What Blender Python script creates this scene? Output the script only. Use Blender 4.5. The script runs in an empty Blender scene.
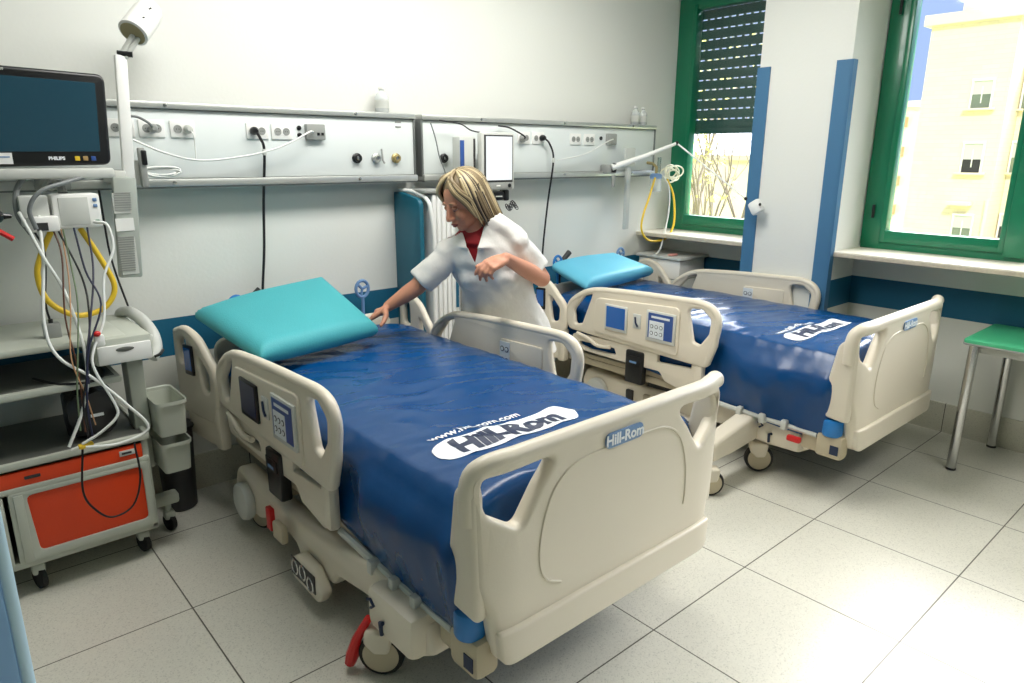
import bpy, bmesh, math, random
from mathutils import Vector, Matrix, noise
random.seed(7)
PI = math.pi
SC = bpy.context.scene
COL = SC.collection
S = 0.9            # the scene is laid out on a 0.6 grid and brought to real size at the end

# ------------------------------------------------------------------ colours and materials
def lin(c):
    o = []
    for v in c:
        v = v / 255.0
        o.append(v / 12.92 if v <= 0.04045 else ((v + 0.055) / 1.055) ** 2.4)
    return (o[0], o[1], o[2], 1.0)

MATS = {}
def mat(name, rgb, rough=0.5, metal=0.0, coat=0.0, bump=0.0, bscale=40, var=0.0, vscale=3, spec=0.5, trans=0.0, alpha=1.0, sheen=0.0):
    if name in MATS: return MATS[name]
    m = bpy.data.materials.new(name); m.use_nodes = True
    nt = m.node_tree; b = nt.nodes['Principled BSDF']
    c = lin(rgb)
    b.inputs['Base Color'].default_value = c
    b.inputs['Roughness'].default_value = rough
    b.inputs['Metallic'].default_value = metal
    b.inputs['Coat Weight'].default_value = coat
    b.inputs['Specular IOR Level'].default_value = spec
    b.inputs['Transmission Weight'].default_value = trans
    b.inputs['Alpha'].default_value = alpha
    b.inputs['Sheen Weight'].default_value = sheen
    tc = nt.nodes.new('ShaderNodeTexCoord')
    if var > 0:
        n = nt.nodes.new('ShaderNodeTexNoise'); n.inputs['Scale'].default_value = vscale; n.inputs['Detail'].default_value = 6
        nt.links.new(tc.outputs['Object'], n.inputs['Vector'])
        mx = nt.nodes.new('ShaderNodeMix'); mx.data_type = 'RGBA'
        mx.inputs[6].default_value = tuple(max(0, v * (1 - var)) for v in c[:3]) + (1,)
        mx.inputs[7].default_value = tuple(min(1, v * (1 + var)) for v in c[:3]) + (1,)
        nt.links.new(n.outputs['Fac'], mx.inputs[0]); nt.links.new(mx.outputs[2], b.inputs['Base Color'])
    if bump > 0:
        n = nt.nodes.new('ShaderNodeTexNoise'); n.inputs['Scale'].default_value = bscale; n.inputs['Detail'].default_value = 4
        nt.links.new(tc.outputs['Object'], n.inputs['Vector'])
        bp = nt.nodes.new('ShaderNodeBump'); bp.inputs['Strength'].default_value = bump; bp.inputs['Distance'].default_value = 0.01
        nt.links.new(n.outputs['Fac'], bp.inputs['Height']); nt.links.new(bp.outputs['Normal'], b.inputs['Normal'])
    MATS[name] = m
    return m

def emis(name, rgb, strength):
    m = bpy.data.materials.new(name); m.use_nodes = True
    nt = m.node_tree; nt.nodes.clear()
    e = nt.nodes.new('ShaderNodeEmission'); e.inputs[0].default_value = lin(rgb); e.inputs[1].default_value = strength
    o = nt.nodes.new('ShaderNodeOutputMaterial'); nt.links.new(e.outputs[0], o.inputs[0])
    return m

PLASTIC = mat('bed_plastic', (222, 213, 195), 0.38, bump=0.06, bscale=250, var=0.03)
PLASTIC2 = mat('bed_plastic_dark', (188, 176, 150), 0.45, var=0.05)
NAVY = mat('navy_vinyl', (0, 64, 118), 0.27, coat=0.0, spec=.42, bump=0.25, bscale=9, var=0.08, vscale=2)
TEAL1 = mat('teal_foam', (68, 168, 176), 0.62, bump=0.15, bscale=160, var=0.05, vscale=5)
TEAL2 = mat('sky_blue_foam', (98, 184, 212), 0.55, bump=0.15, bscale=160, var=0.05, vscale=5)
LOGOBLUE = mat('logo_blue', (112, 146, 188), 0.4)
WHITE = mat('white_paint', (236, 236, 232), 0.45)
WHITEINK = mat('white_ink', (244, 247, 250), 0.4)
NAVYINK = mat('navy_ink', (20, 38, 70), 0.5)
BLUE = mat('bumper_blue', (30, 118, 190), 0.4)
SCREEN = mat('screen_blue', (14, 26, 72), 0.3, coat=0.2)
SCREENLIT = mat('screen_blue_bright', (38, 98, 176), 0.15, coat=0.5)
KEYB = mat('keypad_blue', (52, 84, 150), 0.3)
KEYW = mat('keypad_white', (222, 228, 232), 0.4)
BLACK = mat('black_plastic', (18, 19, 21), 0.35)
DARK = mat('dark_grey', (46, 46, 46), 0.5)
RUBBER = mat('rubber', (24, 24, 24), 0.7)
GREY = mat('grey_plastic', (150, 152, 148), 0.45)
LGREY = mat('light_grey_plastic', (200, 202, 196), 0.4)
RED = mat('red_plastic', (205, 28, 30), 0.35)
ORANGE = mat('orange_panel', (226, 66, 16), 0.45, bump=0.05, bscale=120, var=0.08, vscale=3)
CHROME = mat('chrome', (205, 205, 205), 0.16, metal=1.0)
STEEL = mat('brushed_steel', (196, 198, 194), 0.36, metal=0.65, var=0.1, vscale=14)
CARTM = mat('cart_laminate', (186, 190, 178), 0.45, var=0.05, vscale=4)
CARTD = mat('cart_dark', (96, 98, 92), 0.55, var=0.2, vscale=4)
YELLOW = mat('yellow_hose', (238, 200, 52), 0.4)
CABW = mat('white_cable', (232, 234, 230), 0.4)
CABG = mat('grey_cable', (120, 124, 124), 0.45)
CABK = mat('black_cable', (26, 26, 30), 0.45)
TEALP = mat('teal_paint', (18, 92, 112), 0.45, var=0.04)
STRIP = mat('strip_blue', (62, 112, 150), 0.5, var=0.05, bump=0.05, bscale=90)
GREEN = mat('green_frame', (0, 112, 78), 0.3, coat=0.2)
SHUT = mat('green_shutter', (30, 84, 76), 0.5)
HEADP = mat('headwall_panel', (222, 228, 226), 0.5, var=0.02)
HEADD = mat('headwall_side', (120, 124, 122), 0.4, metal=0.4)
LBLUE = mat('light_blue_panel', (128, 168, 208), 0.5, var=0.05)
LBLUE2 = mat('light_blue_edge', (190, 220, 236), 0.4)
MINT = mat('mint_top', (70, 178, 130), 0.4, var=0.05)

def mixin(nt, fac, a, b_):
    mx = nt.nodes.new('ShaderNodeMix'); mx.data_type = 'RGBA'
    for sock, v in ((6, a), (7, b_)):
        if isinstance(v, tuple): mx.inputs[sock].default_value = v
        else: nt.links.new(v, mx.inputs[sock])
    nt.links.new(fac, mx.inputs[0])
    return mx.outputs[2]

def terrazzo(name, base, joint, grid=0.6, jw=0.0026, rough=0.34):
    m = bpy.data.materials.new(name); m.use_nodes = True
    nt = m.node_tree; b = nt.nodes['Principled BSDF']; N = nt.nodes.new; Lk = nt.links.new
    tc = N('ShaderNodeTexCoord')
    v1 = N('ShaderNodeTexVoronoi'); v1.inputs['Scale'].default_value = 260; Lk(tc.outputs['Object'], v1.inputs['Vector'])
    hs = N('ShaderNodeSeparateColor'); Lk(v1.outputs['Color'], hs.inputs[0])
    r1 = N('ShaderNodeValToRGB'); r1.color_ramp.elements[0].position = 0.0; r1.color_ramp.elements[1].position = 1.0
    cb = lin(base)
    r1.color_ramp.elements[0].color = tuple(v * 0.86 for v in cb[:3]) + (1,)
    r1.color_ramp.elements[1].color = tuple(min(1, v * 1.1) for v in cb[:3]) + (1,)
    e = r1.color_ramp.elements.new(0.05); e.color = tuple(v * 0.78 for v in cb[:3]) + (1,)
    e = r1.color_ramp.elements.new(0.12); e.color = cb
    Lk(hs.outputs[0], r1.inputs[0])
    n = N('ShaderNodeTexNoise'); n.inputs['Scale'].default_value = 1.7; n.inputs['Detail'].default_value = 5; Lk(tc.outputs['Object'], n.inputs['Vector'])
    rr = N('ShaderNodeMapRange'); rr.inputs[1].default_value = 0.3; rr.inputs[2].default_value = 0.7; rr.inputs[3].default_value = 0.0; rr.inputs[4].default_value = 0.12
    Lk(n.outputs['Fac'], rr.inputs[0])
    c1 = mixin(nt, rr.outputs[0], r1.outputs[0], tuple(v * 0.6 for v in cb[:3]) + (1,))
    sep = N('ShaderNodeSeparateXYZ'); Lk(tc.outputs['Object'], sep.inputs[0])
    ds = []
    for ax in range(2):
        a = N('ShaderNodeMath'); a.operation = 'PINGPONG'; a.inputs[1].default_value = grid / 2; Lk(sep.outputs[ax], a.inputs[0])
        # pingpong(x, g/2) is zero on every multiple of the grid
        ds.append(a.outputs[0])
    mn = N('ShaderNodeMath'); mn.operation = 'MINIMUM'; Lk(ds[0], mn.inputs[0]); Lk(ds[1], mn.inputs[1])
    lt = N('ShaderNodeMath'); lt.operation = 'LESS_THAN'; lt.inputs[1].default_value = jw; Lk(mn.outputs[0], lt.inputs[0])
    c2 = mixin(nt, lt.outputs[0], c1, lin(joint))
    Lk(c2, b.inputs['Base Color']); b.inputs['Roughness'].default_value = rough
    return m

FLOORM = terrazzo('terrazzo_floor', (206, 204, 192), (84, 80, 70))
BASEM = terrazzo('terrazzo_skirting', (190, 188, 172), (70, 68, 60), jw=0.0022, rough=0.4)

def wallmat(name, upper, lower, band, z0, z1):
    m = bpy.data.materials.new(name); m.use_nodes = True
    nt = m.node_tree; b = nt.nodes['Principled BSDF']; N = nt.nodes.new; Lk = nt.links.new
    tc = N('ShaderNodeTexCoord'); sep = N('ShaderNodeSeparateXYZ'); Lk(tc.outputs['Object'], sep.inputs[0])
    def gt(v):
        g = N('ShaderNodeMath'); g.operation = 'GREATER_THAN'; g.inputs[1].default_value = v; Lk(sep.outputs[2], g.inputs[0]); return g.outputs[0]
    c = mixin(nt, gt(z0), lin(lower), lin(band))
    c = mixin(nt, gt(z1), c, lin(upper))
    n = N('ShaderNodeTexNoise'); n.inputs['Scale'].default_value = 60; n.inputs['Detail'].default_value = 3; Lk(tc.outputs['Object'], n.inputs['Vector'])
    bp = N('ShaderNodeBump'); bp.inputs['Strength'].default_value = 0.12; bp.inputs['Distance'].default_value = 0.004
    Lk(n.outputs['Fac'], bp.inputs['Height']); Lk(bp.outputs['Normal'], b.inputs['Normal'])
    Lk(c, b.inputs['Base Color']); b.inputs['Roughness'].default_value = 0.6
    return m
WALLM = wallmat('painted_wall', (226, 227, 221), (216, 217, 208), (16, 96, 128), 0.705, 0.885)
PLAIN = mat('plain_wall', (226, 227, 221), 0.6, bump=0.1, bscale=60)
CEILM = mat('ceiling_white', (235, 235, 230), 0.7)

def glassmat(name, tint=(255, 255, 255), refl=0.06):
    m = bpy.data.materials.new(name); m.use_nodes = True
    nt = m.node_tree; nt.nodes.clear(); N = nt.nodes.new
    t = N('ShaderNodeBsdfTransparent'); t.inputs[0].default_value = lin(tint)
    g = N('ShaderNodeBsdfGlossy'); g.inputs['Roughness'].default_value = 0.02
    f = N('ShaderNodeFresnel'); f.inputs[0].default_value = 1.45
    mu = N('ShaderNodeMath'); mu.operation = 'MULTIPLY'; mu.inputs[1].default_value = refl / 0.04; nt.links.new(f.outputs[0], mu.inputs[0])
    mx = N('ShaderNodeMixShader'); nt.links.new(mu.outputs[0], mx.inputs[0])
    nt.links.new(t.outputs[0], mx.inputs[1]); nt.links.new(g.outputs[0], mx.inputs[2])
    o = N('ShaderNodeOutputMaterial'); nt.links.new(mx.outputs[0], o.inputs[0])
    MATS[name] = m
    return m
GLASS = glassmat('window_glass', refl=0.03)
MILKY = mat('clear_bottle_plastic', (232, 238, 238), 0.15, alpha=0.5)
CLEAR = glassmat('clear_plastic', (225, 235, 235), refl=0.14)

# ------------------------------------------------------------------ mesh building
def catmull(pts, n=8, closed=False):
    P = [Vector(p) for p in pts]
    if len(P) < 3 and not closed: return P
    out = []
    m = len(P)
    segs = m if closed else m - 1
    for i in range(segs):
        if closed: a, b, c, d = P[(i - 1) % m], P[i], P[(i + 1) % m], P[(i + 2) % m]
        else:
            b, c = P[i], P[i + 1]
            a = P[i - 1] if i > 0 else b * 2 - c
            d = P[i + 2] if i + 2 < m else c * 2 - b
        for k in range(n):
            t = k / n
            out.append(0.5 * ((2 * b) + (c - a) * t + (2 * a - 5 * b + 4 * c - d) * t * t + (3 * b - a - 3 * c + d) * t ** 3))
    if not closed: out.append(P[-1])
    return out

def rpoly(pts, n=6):
    """polygon with rounded corners; pts = (x, y, radius)"""
    out = []; m = len(pts)
    for i in range(m):
        p = Vector(pts[i][:2]); r = pts[i][2] if len(pts[i]) > 2 else 0
        if r <= 0: out.append((p.x, p.y)); continue
        a = (Vector(pts[i - 1][:2]) - p); c = (Vector(pts[(i + 1) % m][:2]) - p)
        la, lc = a.length, c.length; a.normalize(); c.normalize()
        ang = a.angle(c); t = min(r / max(1e-4, math.tan(ang / 2)), la * 0.49, lc * 0.49)
        p0 = p + a * t; p1 = p + c * t
        for k in range(n + 1):
            s = k / n
            q = p0 * (1 - s) ** 2 + p * 2 * s * (1 - s) + p1 * s * s
            out.append((q.x, q.y))
    return out

def from_curve(cu):
    o = bpy.data.objects.new('tmp', cu); COL.objects.link(o)
    dg = bpy.context.evaluated_depsgraph_get(); dg.update()
    me = bpy.data.meshes.new_from_object(o.evaluated_get(dg), depsgraph=dg)
    bpy.data.objects.remove(o); bpy.data.curves.remove(cu)
    return me

def plate_mesh(outline, holes=(), thick=0.04, bevel=0.008, res=2):
    cu = bpy.data.curves.new('p', 'CURVE'); cu.dimensions = '2D'; cu.fill_mode = 'BOTH'
    for pts in [outline] + list(holes):
        sp = cu.splines.new('POLY'); sp.points.add(len(pts) - 1); sp.use_cyclic_u = True
        for k, p in enumerate(pts): sp.points[k].co = (p[0], p[1], 0, 1)
    cu.extrude = max(1e-4, thick / 2 - bevel); cu.bevel_depth = bevel; cu.bevel_resolution = res; cu.offset = -bevel
    return from_curve(cu)

def text_mesh(txt, size, depth=0.0008, bold=0.0, align='CENTER'):
    cu = bpy.data.curves.new('t', 'FONT'); cu.body = txt; cu.size = size; cu.extrude = depth; cu.offset = bold
    cu.align_x = align; cu.align_y = 'CENTER'; cu.resolution_u = 3
    return from_curve(cu)

AX = {'xy': Matrix.Identity(4),
      'xz': Matrix(((1, 0, 0, 0), (0, 0, -1, 0), (0, 1, 0, 0), (0, 0, 0, 1))),       # plate x->x, y->z ; extrusion along -y
      'yz': Matrix(((0, 0, 1, 0), (1, 0, 0, 0), (0, 1, 0, 0), (0, 0, 0, 1)))}        # plate x->y, y->z ; extrusion along x

class MB:
    def __init__(s):
        s.bm = bmesh.new(); s.mats = []
    def mi(s, m):
        if m not in s.mats: s.mats.append(m)
        return s.mats.index(m)
    def mark(s, old, m):
        i = s.mi(m)
        for f in s.bm.faces:
            if f not in old: f.material_index = i
    def add(s, verts, faces, m=None):
        i = s.mi(m)
        vs = [s.bm.verts.new(v) for v in verts]
        for f in faces:
            try: nf = s.bm.faces.new([vs[k] for k in f])
            except ValueError: continue
            nf.material_index = i
        return vs
    def mesh(s, me, M=Matrix.Identity(4), m=None):
        vs = [M @ v.co for v in me.vertices]
        s.add(vs, [tuple(p.vertices) for p in me.polygons], m)
        bpy.data.meshes.remove(me); return s
    def box(s, c, d, m=None, bev=0.0, M=None, rot=None, seg=2):
        x, y, z = d[0] / 2, d[1] / 2, d[2] / 2
        t = bmesh.new()
        bmesh.ops.create_cube(t, size=1.0)
        bmesh.ops.scale(t, vec=d, verts=t.verts)
        if bev > 0: bmesh.ops.bevel(t, geom=t.edges[:], offset=min(bev, min(d) * 0.49), segments=seg, affect='EDGES', profile=0.5)
        T = Matrix.Translation(c)
        if rot is not None: T = T @ (rot.to_matrix().to_4x4() if hasattr(rot, 'to_matrix') else rot)
        if M is not None: T = M @ T
        t.verts.index_update()
        s.add([T @ v.co for v in t.verts], [[v.index for v in f.verts] for f in t.faces], m)
        t.free(); return s
    def tube(s, pts, r, m=None, sides=8, smooth=0, closed=False, cap=True):
        P = catmull(pts, smooth, closed) if smooth else [Vector(p) for p in pts]
        n = len(P)
        if callable(r): R = [r(i / max(1, n - 1)) for i in range(n)]
        elif isinstance(r, (list, tuple)):
            R = []
            for i in range(n):
                u = i / max(1, n - 1) * (len(r) - 1); k = min(int(u), len(r) - 2); R.append(r[k] + (r[k + 1] - r[k]) * (u - k))
        else: R = [r] * n
        vs = []; up = None
        for i in range(n):
            if closed: d = P[(i + 1) % n] - P[i - 1]
            else: d = P[min(i + 1, n - 1)] - P[max(i - 1, 0)]
            if d.length < 1e-9: d = Vector((0, 0, 1))
            d.normalize()
            if up is None:
                up = Vector((0, 0, 1)) if abs(d.z) < 0.9 else Vector((1, 0, 0))
            a = up - d * up.dot(d)
            if a.length < 1e-6: a = d.orthogonal()
            a.normalize(); up = a; b = d.cross(a)
            for k in range(sides):
                t = 2 * PI * k / sides
                vs.append(P[i] + (a * math.cos(t) + b * math.sin(t)) * R[i])
        fs = []
        for i in range(n if closed else n - 1):
            j = (i + 1) % n
            for k in range(sides):
                k2 = (k + 1) % sides
                fs.append((i * sides + k, i * sides + k2, j * sides + k2, j * sides + k))
        if cap and not closed:
            fs.append(tuple(reversed(range(sides)))); fs.append(tuple((n - 1) * sides + k for k in range(sides)))
        s.add(vs, fs, m); return s
    def cyl(s, a, b, r, m=None, sides=20, r2=None, bev=0.0):
        a, b = Vector(a), Vector(b)
        if bev > 0:
            d = (b - a).normalized()
            return s.tube([a, a + d * bev * 0.3, a + d * bev, b - d * bev, b - d * bev * 0.3, b], [r - bev, r - bev * 0.3, r, r, r - bev * 0.3, r - bev][:6], m, sides) if False else s._bc(a, b, r, bev, m, sides)
        return s.tube([a, b], [r, r if r2 is None else r2], m, sides)
    def _bc(s, a, b, r, bev, m, sides):
        a, b = Vector(a), Vector(b); d = (b - a); L = d.length; d.normalize()
        s.lathe([(r - bev, 0), (r - bev * 0.3, bev * 0.3), (r, bev), (r, L - bev), (r - bev * 0.3, L - bev * 0.3), (r - bev, L)], m, sides, origin=a, axis=d)
        return s
    def lathe(s, prof, m=None, sides=24, origin=(0, 0, 0), axis=(0, 0, 1), cap=True):
        axis = Vector(axis).normalized(); q = Vector((0, 0, 1)).rotation_difference(axis); o = Vector(origin)
        vs = []
        for r, z in prof:
            for k in range(sides):
                t = 2 * PI * k / sides
                vs.append(o + q @ Vector((max(r, 1e-4) * math.cos(t), max(r, 1e-4) * math.sin(t), z)))
        fs = []
        for i in range(len(prof) - 1):
            for k in range(sides):
                k2 = (k + 1) % sides
                fs.append((i * sides + k, i * sides + k2, (i + 1) * sides + k2, (i + 1) * sides + k))
        if cap:
            fs.append(tuple(reversed(range(sides)))); n = len(prof) - 1; fs.append(tuple(n * sides + k for k in range(sides)))
        s.add(vs, fs, m); return s
    def ell(s, c, r, m=None, M=None, seg=16, rings=10):
        vs = []; fs = []
        T = Matrix.Translation(c) @ (M.to_4x4() if M is not None else Matrix.Identity(4))
        vs.append(T @ Vector((0, 0, r[2])))
        for i in range(1, rings):
            p = PI * i / rings
            for k in range(seg):
                t = 2 * PI * k / seg
                vs.append(T @ Vector((r[0] * math.sin(p) * math.cos(t), r[1] * math.sin(p) * math.sin(t), r[2] * math.cos(p))))
        vs.append(T @ Vector((0, 0, -r[2])))
        for k in range(seg): fs.append((0, 1 + k, 1 + (k + 1) % seg))
        for i in range(rings - 2):
            for k in range(seg):
                a = 1 + i * seg; b = a + seg
                fs.append((a + k, b + k, b + (k + 1) % seg, a + (k + 1) % seg))
        L = len(vs) - 1; a = 1 + (rings - 2) * seg
        for k in range(seg): fs.append((L, a + (k + 1) % seg, a + k))
        s.add(vs, fs, m); return s
    def loft(s, rings, m=None, cap=True):
        """rings: list of equal-length loops of points"""
        n = len(rings[0]); vs = [p for r in rings for p in r]; fs = []
        for i in range(len(rings) - 1):
            for k in range(n):
                k2 = (k + 1) % n
                fs.append((i * n + k, i * n + k2, (i + 1) * n + k2, (i + 1) * n + k))
        if cap:
            fs.append(tuple(reversed(range(n)))); fs.append(tuple((len(rings) - 1) * n + k for k in range(n)))
        s.add(vs, fs, m); return s
    def prism(s, poly, z0, z1, m=None, M=Matrix.Identity(4)):
        n = len(poly)
        vs = [M @ Vector((p[0], p[1], z0)) for p in poly] + [M @ Vector((p[0], p[1], z1)) for p in poly]
        fs = [tuple(reversed(range(n))), tuple(range(n, 2 * n))] + [(k, (k + 1) % n, n + (k + 1) % n, n + k) for k in range(n)]
        s.add(vs, fs, m); return s
    def to_mesh(s, name, m=None, smooth=True, angle=35):
        bmesh.ops.remove_doubles(s.bm, verts=s.bm.verts, dist=1e-6)
        bmesh.ops.recalc_face_normals(s.bm, faces=s.bm.faces)
        me = bpy.data.meshes.new(name); s.bm.to_mesh(me); s.bm.free()
        if s.mats:
            for x in s.mats: me.materials.append(x if x else m)
        elif m: me.materials.append(m)
        if smooth:
            me.polygons.foreach_set('use_smooth', [True] * len(me.polygons))
            try: me.set_sharp_from_angle(angle=math.radians(angle))
            except Exception: pass
        me.update(); return me
    def build(s, name, m=None, parent=None, smooth=True, angle=35, loc=None, rot=None):
        me = s.to_mesh(name, m, smooth, angle)
        return link(name, me, parent, loc, rot)

def link(name, me, parent=None, loc=None, rot=None):
    o = bpy.data.objects.new(name, me); COL.objects.link(o)
    if parent is not None: o.parent = parent
    if loc is not None: o.location = loc
    if rot is not None: o.rotation_euler = rot
    return o

def tag(o, label=None, cat=None, group=None, kind=None):
    if label: o['label'] = label
    if cat: o['category'] = cat
    if group: o['group'] = group
    if kind: o['kind'] = kind
    return o
def thing(name, label, cat, loc=(0, 0, 0), rz=0, group=None):
    o = bpy.data.objects.new(name, None); COL.objects.link(o); o.empty_display_size = 0.05
    o.location = loc; o.rotation_euler = (0, 0, rz)
    return tag(o, label, cat, group)
def struct(name, mb, m, parent=None, label=None, smooth=False):
    o = mb.build(name, m, parent, smooth=smooth)
    if parent is None: o['kind'] = 'structure'
    if label: o['label'] = label
    return o
def copy_tree(o, parent=None):
    c = o.copy(); COL.objects.link(c)
    if parent is not None: c.parent = parent
    for ch in list(o.children): copy_tree(ch, c)
    return c
def px_local(pts, base):
    b = Vector(base); return [Vector(p) - b for p in pts]

# ------------------------------------------------------------------ camera
R = ((0.75293274, -0.65808042, 0.0047386), (-0.1671201, -0.19816242, -0.96581703), (0.63652428, 0.72640335, -0.25918144))
CAM = Vector((-1.79021174, -1.26845278, 1.63463802))
cd = bpy.data.cameras.new('camera'); cam = bpy.data.objects.new('camera', cd); COL.objects.link(cam)
r0, r1_, r2 = (Vector(v) for v in R)
Mx = Matrix((( r0.x, -r1_.x, -r2.x), (r0.y, -r1_.y, -r2.y), (r0.z, -r1_.z, -r2.z)))
cam.matrix_world = Matrix.Translation(CAM * S) @ Mx.to_4x4()
cd.sensor_fit = 'HORIZONTAL'; cd.sensor_width = 36; cd.lens = 36 * 696.93666 / 1024; cd.clip_start = 0.02; cd.clip_end = 500
SC.camera = cam

# ------------------------------------------------------------------ room shell
XW, YB, XWIN, XP = 2.845, 2.184, 2.875, 2.476
XL, YF, ZC = -2.7, -3.4, 3.05
PY0, PY1 = 0.66, 1.235        # pilaster
WZ0, WZ1 = 1.09, 2.75         # window opening
X2 = 3.12                     # outer face
def slab(name, x0, x1, y0, y1, z0, z1, m, bev=0):
    return struct(name, MB().box(((x0 + x1) / 2, (y0 + y1) / 2, (z0 + z1) / 2), (x1 - x0, y1 - y0, z1 - z0), None, bev), m)
slab('floor', XL - .15, X2, YF - .15, YB + .15, -0.12, 0, FLOORM)
slab('ceiling', XL - .15, X2, YF - .15, YB + .15, ZC, ZC + .12, CEILM)
slab('wall_back', XL - .15, X2, YB, YB + .15, 0, ZC, WALLM)
FARW = mat('side_wall_low_bounce', (150, 160, 158), 0.6)  # unseen walls toned darker to cut the light bounced onto the floor
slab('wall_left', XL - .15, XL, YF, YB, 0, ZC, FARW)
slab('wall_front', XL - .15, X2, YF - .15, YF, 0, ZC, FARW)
def bx(mb, x0, x1, y0, y1, z0, z1, m=None, bev=0):
    return mb.box(((x0 + x1) / 2, (y0 + y1) / 2, (z0 + z1) / 2), (abs(x1 - x0), abs(y1 - y0), abs(z1 - z0)), m, bev)
w = MB()
bx(w, XW, X2, YF, YB, 0, 1.045)                       # below the sills
bx(w, XW, X2, YF, YB, WZ1, ZC)
bx(w, XW, X2, PY0 + .0, PY1 + .06, 1.045, WZ1)        # behind the pilaster
bx(w, XW, X2, YF, -2.3, 1.045, WZ1)
bx(w, XP, XW, PY0, PY1, 0, ZC)
bx(w, XP - .003, XP, PY0, PY1, .182, ZC, PLAIN)
struct('wall_right', w, WALLM)
# skirting
b = MB(); bx(b, XL, XP, YB - .012, YB, 0, .182); struct('baseboard_back', b, BASEM)
b = MB(); bx(b, XW - .012, XW, YF, PY0, 0, .182); bx(b, XP - .012, XP, PY0 - .012, PY1, 0, .182); bx(b, XP, XW, PY0 - .012, PY0, 0, .182); bx(b, XW - .012, XW, PY1, YB, 0, .182)
struct('baseboard_right', b, BASEM)
# stone sills
STONE = mat('sill_stone', (196, 186, 166), 0.35, var=0.25, vscale=60)
STONETOP = mat('sill_top', (232, 226, 212), 0.3, var=0.05, vscale=40)
for nm, y0, y1 in (('trim_1', PY1, YB), ('trim_2', -2.3, PY0)):
    b = MB(); bx(b, XP + .03, XWIN + .02, y0, y1, 1.038, 1.062, STONE, .003); bx(b, XP + .032, XWIN + .02, y0, y1, 1.062, 1.068, STONETOP)
    struct(nm, b, None)
# blue corner guards
b = MB(); bx(b, XP - .012, XP, PY1 - .075, PY1 + .012, 0.182, 2.17); struct('trim_3', b, STRIP)
b = MB(); bx(b, XP - .012, XP, PY0 - .006, PY0 + .085, 0.182, 2.17); bx(b, XP - .012, XP + .04, PY0 - .014, PY0 - .004, 0.182, 2.17); struct('trim_4', b, STRIP)

def window(name, y0, y1, jamb, extra_mull=None, hinges=()):
    """frame between y0 and y1 (y1 > y0) with glass"""
    fw, fz = jamb, 0.085
    f = MB()
    x0, x1 = XWIN, XWIN + .085
    bx(f, x0, x1, y0, y0 + fw, WZ0, WZ1, None, .006); bx(f, x0, x1, y1 - fw, y1, WZ0, WZ1, None, .006)
    bx(f, x0 + .001, x1 - .001, y0 + .002, y1 - .002, WZ0 - .03, WZ0 + fz * .5, None, .006); bx(f, x0 + .001, x1 - .001, y0 + .002, y1 - .002, WZ1 - fz, WZ1 - .002, None, .006)
    # sash step
    a, c = y0 + fw, y1 - fw
    if extra_mull: a = extra_mull
    for p in ((c - .03, c + .004), (a - .004, a + .03)): bx(f, x0 - .0135, x1 - .022, p[0] - .0, p[1], WZ0 + .021, WZ1 - .05, None, .005)
    bx(f, x0 - .012, x1 - .02, a, c, WZ0 + .02, WZ0 + fz + .01, None, .005)
    if extra_mull: bx(f, x0 - .02, x1, extra_mull - .14, extra_mull, WZ0, WZ1, None, .006)
    fr = struct(name, f, GREEN, smooth=True)
    g = MB(); bx(g, x0 + .03, x0 + .036, y0 + fw - .01, y1 - fw + .01, WZ0 + .04, WZ1 - .04)
    g.build('pane', GLASS, fr, smooth=False)
    if hinges:
        h = MB()
        for z in hinges: h.cyl((x0 - .018, y1 - fw * .55, z - .04), (x0 - .018, y1 - fw * .55, z + .04), .009, None, 10)
        h.build('hinge', BLACK, fr)
    return fr
w1 = window('window_1', PY1 + .0, YB - .01, .135, hinges=())
w2 = window('window_2', -2.3, PY0 - .008, .12, extra_mull=-.14, hinges=(1.30, 2.48))
# roller shutter outside window 1: slats with rows of light slots
sh = MB()
y0, y1, zb, zt = PY1 + .1, YB - .14, 1.806, 2.72
xs0, xs1 = XWIN + .10, XWIN + .112
rows = 13; ph = (zt - zb) / rows; nh = 12; sw = (y1 - y0) / nh
bx(sh, xs0 - .004, xs1 + .004, y0, y1, zb - .012, zb + .028)
for i in range(rows):
    z0 = zb + i * ph + .028
    z1 = zb + (i + 1) * ph
    zz1 = z1 + .028 - .009
    bx(sh, xs0, xs1, y0, y1, z0, zz1 - .0, None, .003)
    for k in range(nh + 1):
        c = y0 + k * sw; bx(sh, xs0 + .002, xs1 - .002, max(y0, c - sw * .17), min(y1, c + sw * .17), zz1, z1 + .028)
shu = sh.build('roller_shutter', SHUT, None, smooth=False)
tag(shu, 'dark green roller shutter half lowered outside the left window', 'shutter')

# unseen lamps added on the ceiling to fill the room with light
FILLG = emis('fill_diffuser', (255, 252, 244), 2.2)
def fill_lamp(x, y, label):
    t = thing('ceiling_fill_light', label, 'fill light', (x, y, ZC), 0, 'fill lights added overhead')
    f = MB()
    for a, c_ in (((0, .31, -.03), (1.26, .03, .06)), ((0, -.31, -.03), (1.26, .03, .06)), ((.62, 0, -.03), (.03, .6, .06)), ((-.62, 0, -.03), (.03, .6, .06))): f.box(a, c_, None, .004)
    f.build('frame', WHITE, t)
    d = MB(); d.box((0, 0, -.03), (1.2, .58, .02)); d.build('diffuser', FILLG, t)
    return t
fill_lamp(-.5, 1.0, 'unseen rectangular fill light added on the ceiling above the nearer bed')
fill_lamp(.9, .95, 'unseen rectangular fill light added on the ceiling above the bed by the windows')
fill_lamp(1.2, -1.7, 'unseen rectangular fill light added on the ceiling behind the photographer near the right window')  # added to brighten the foot panels
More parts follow.
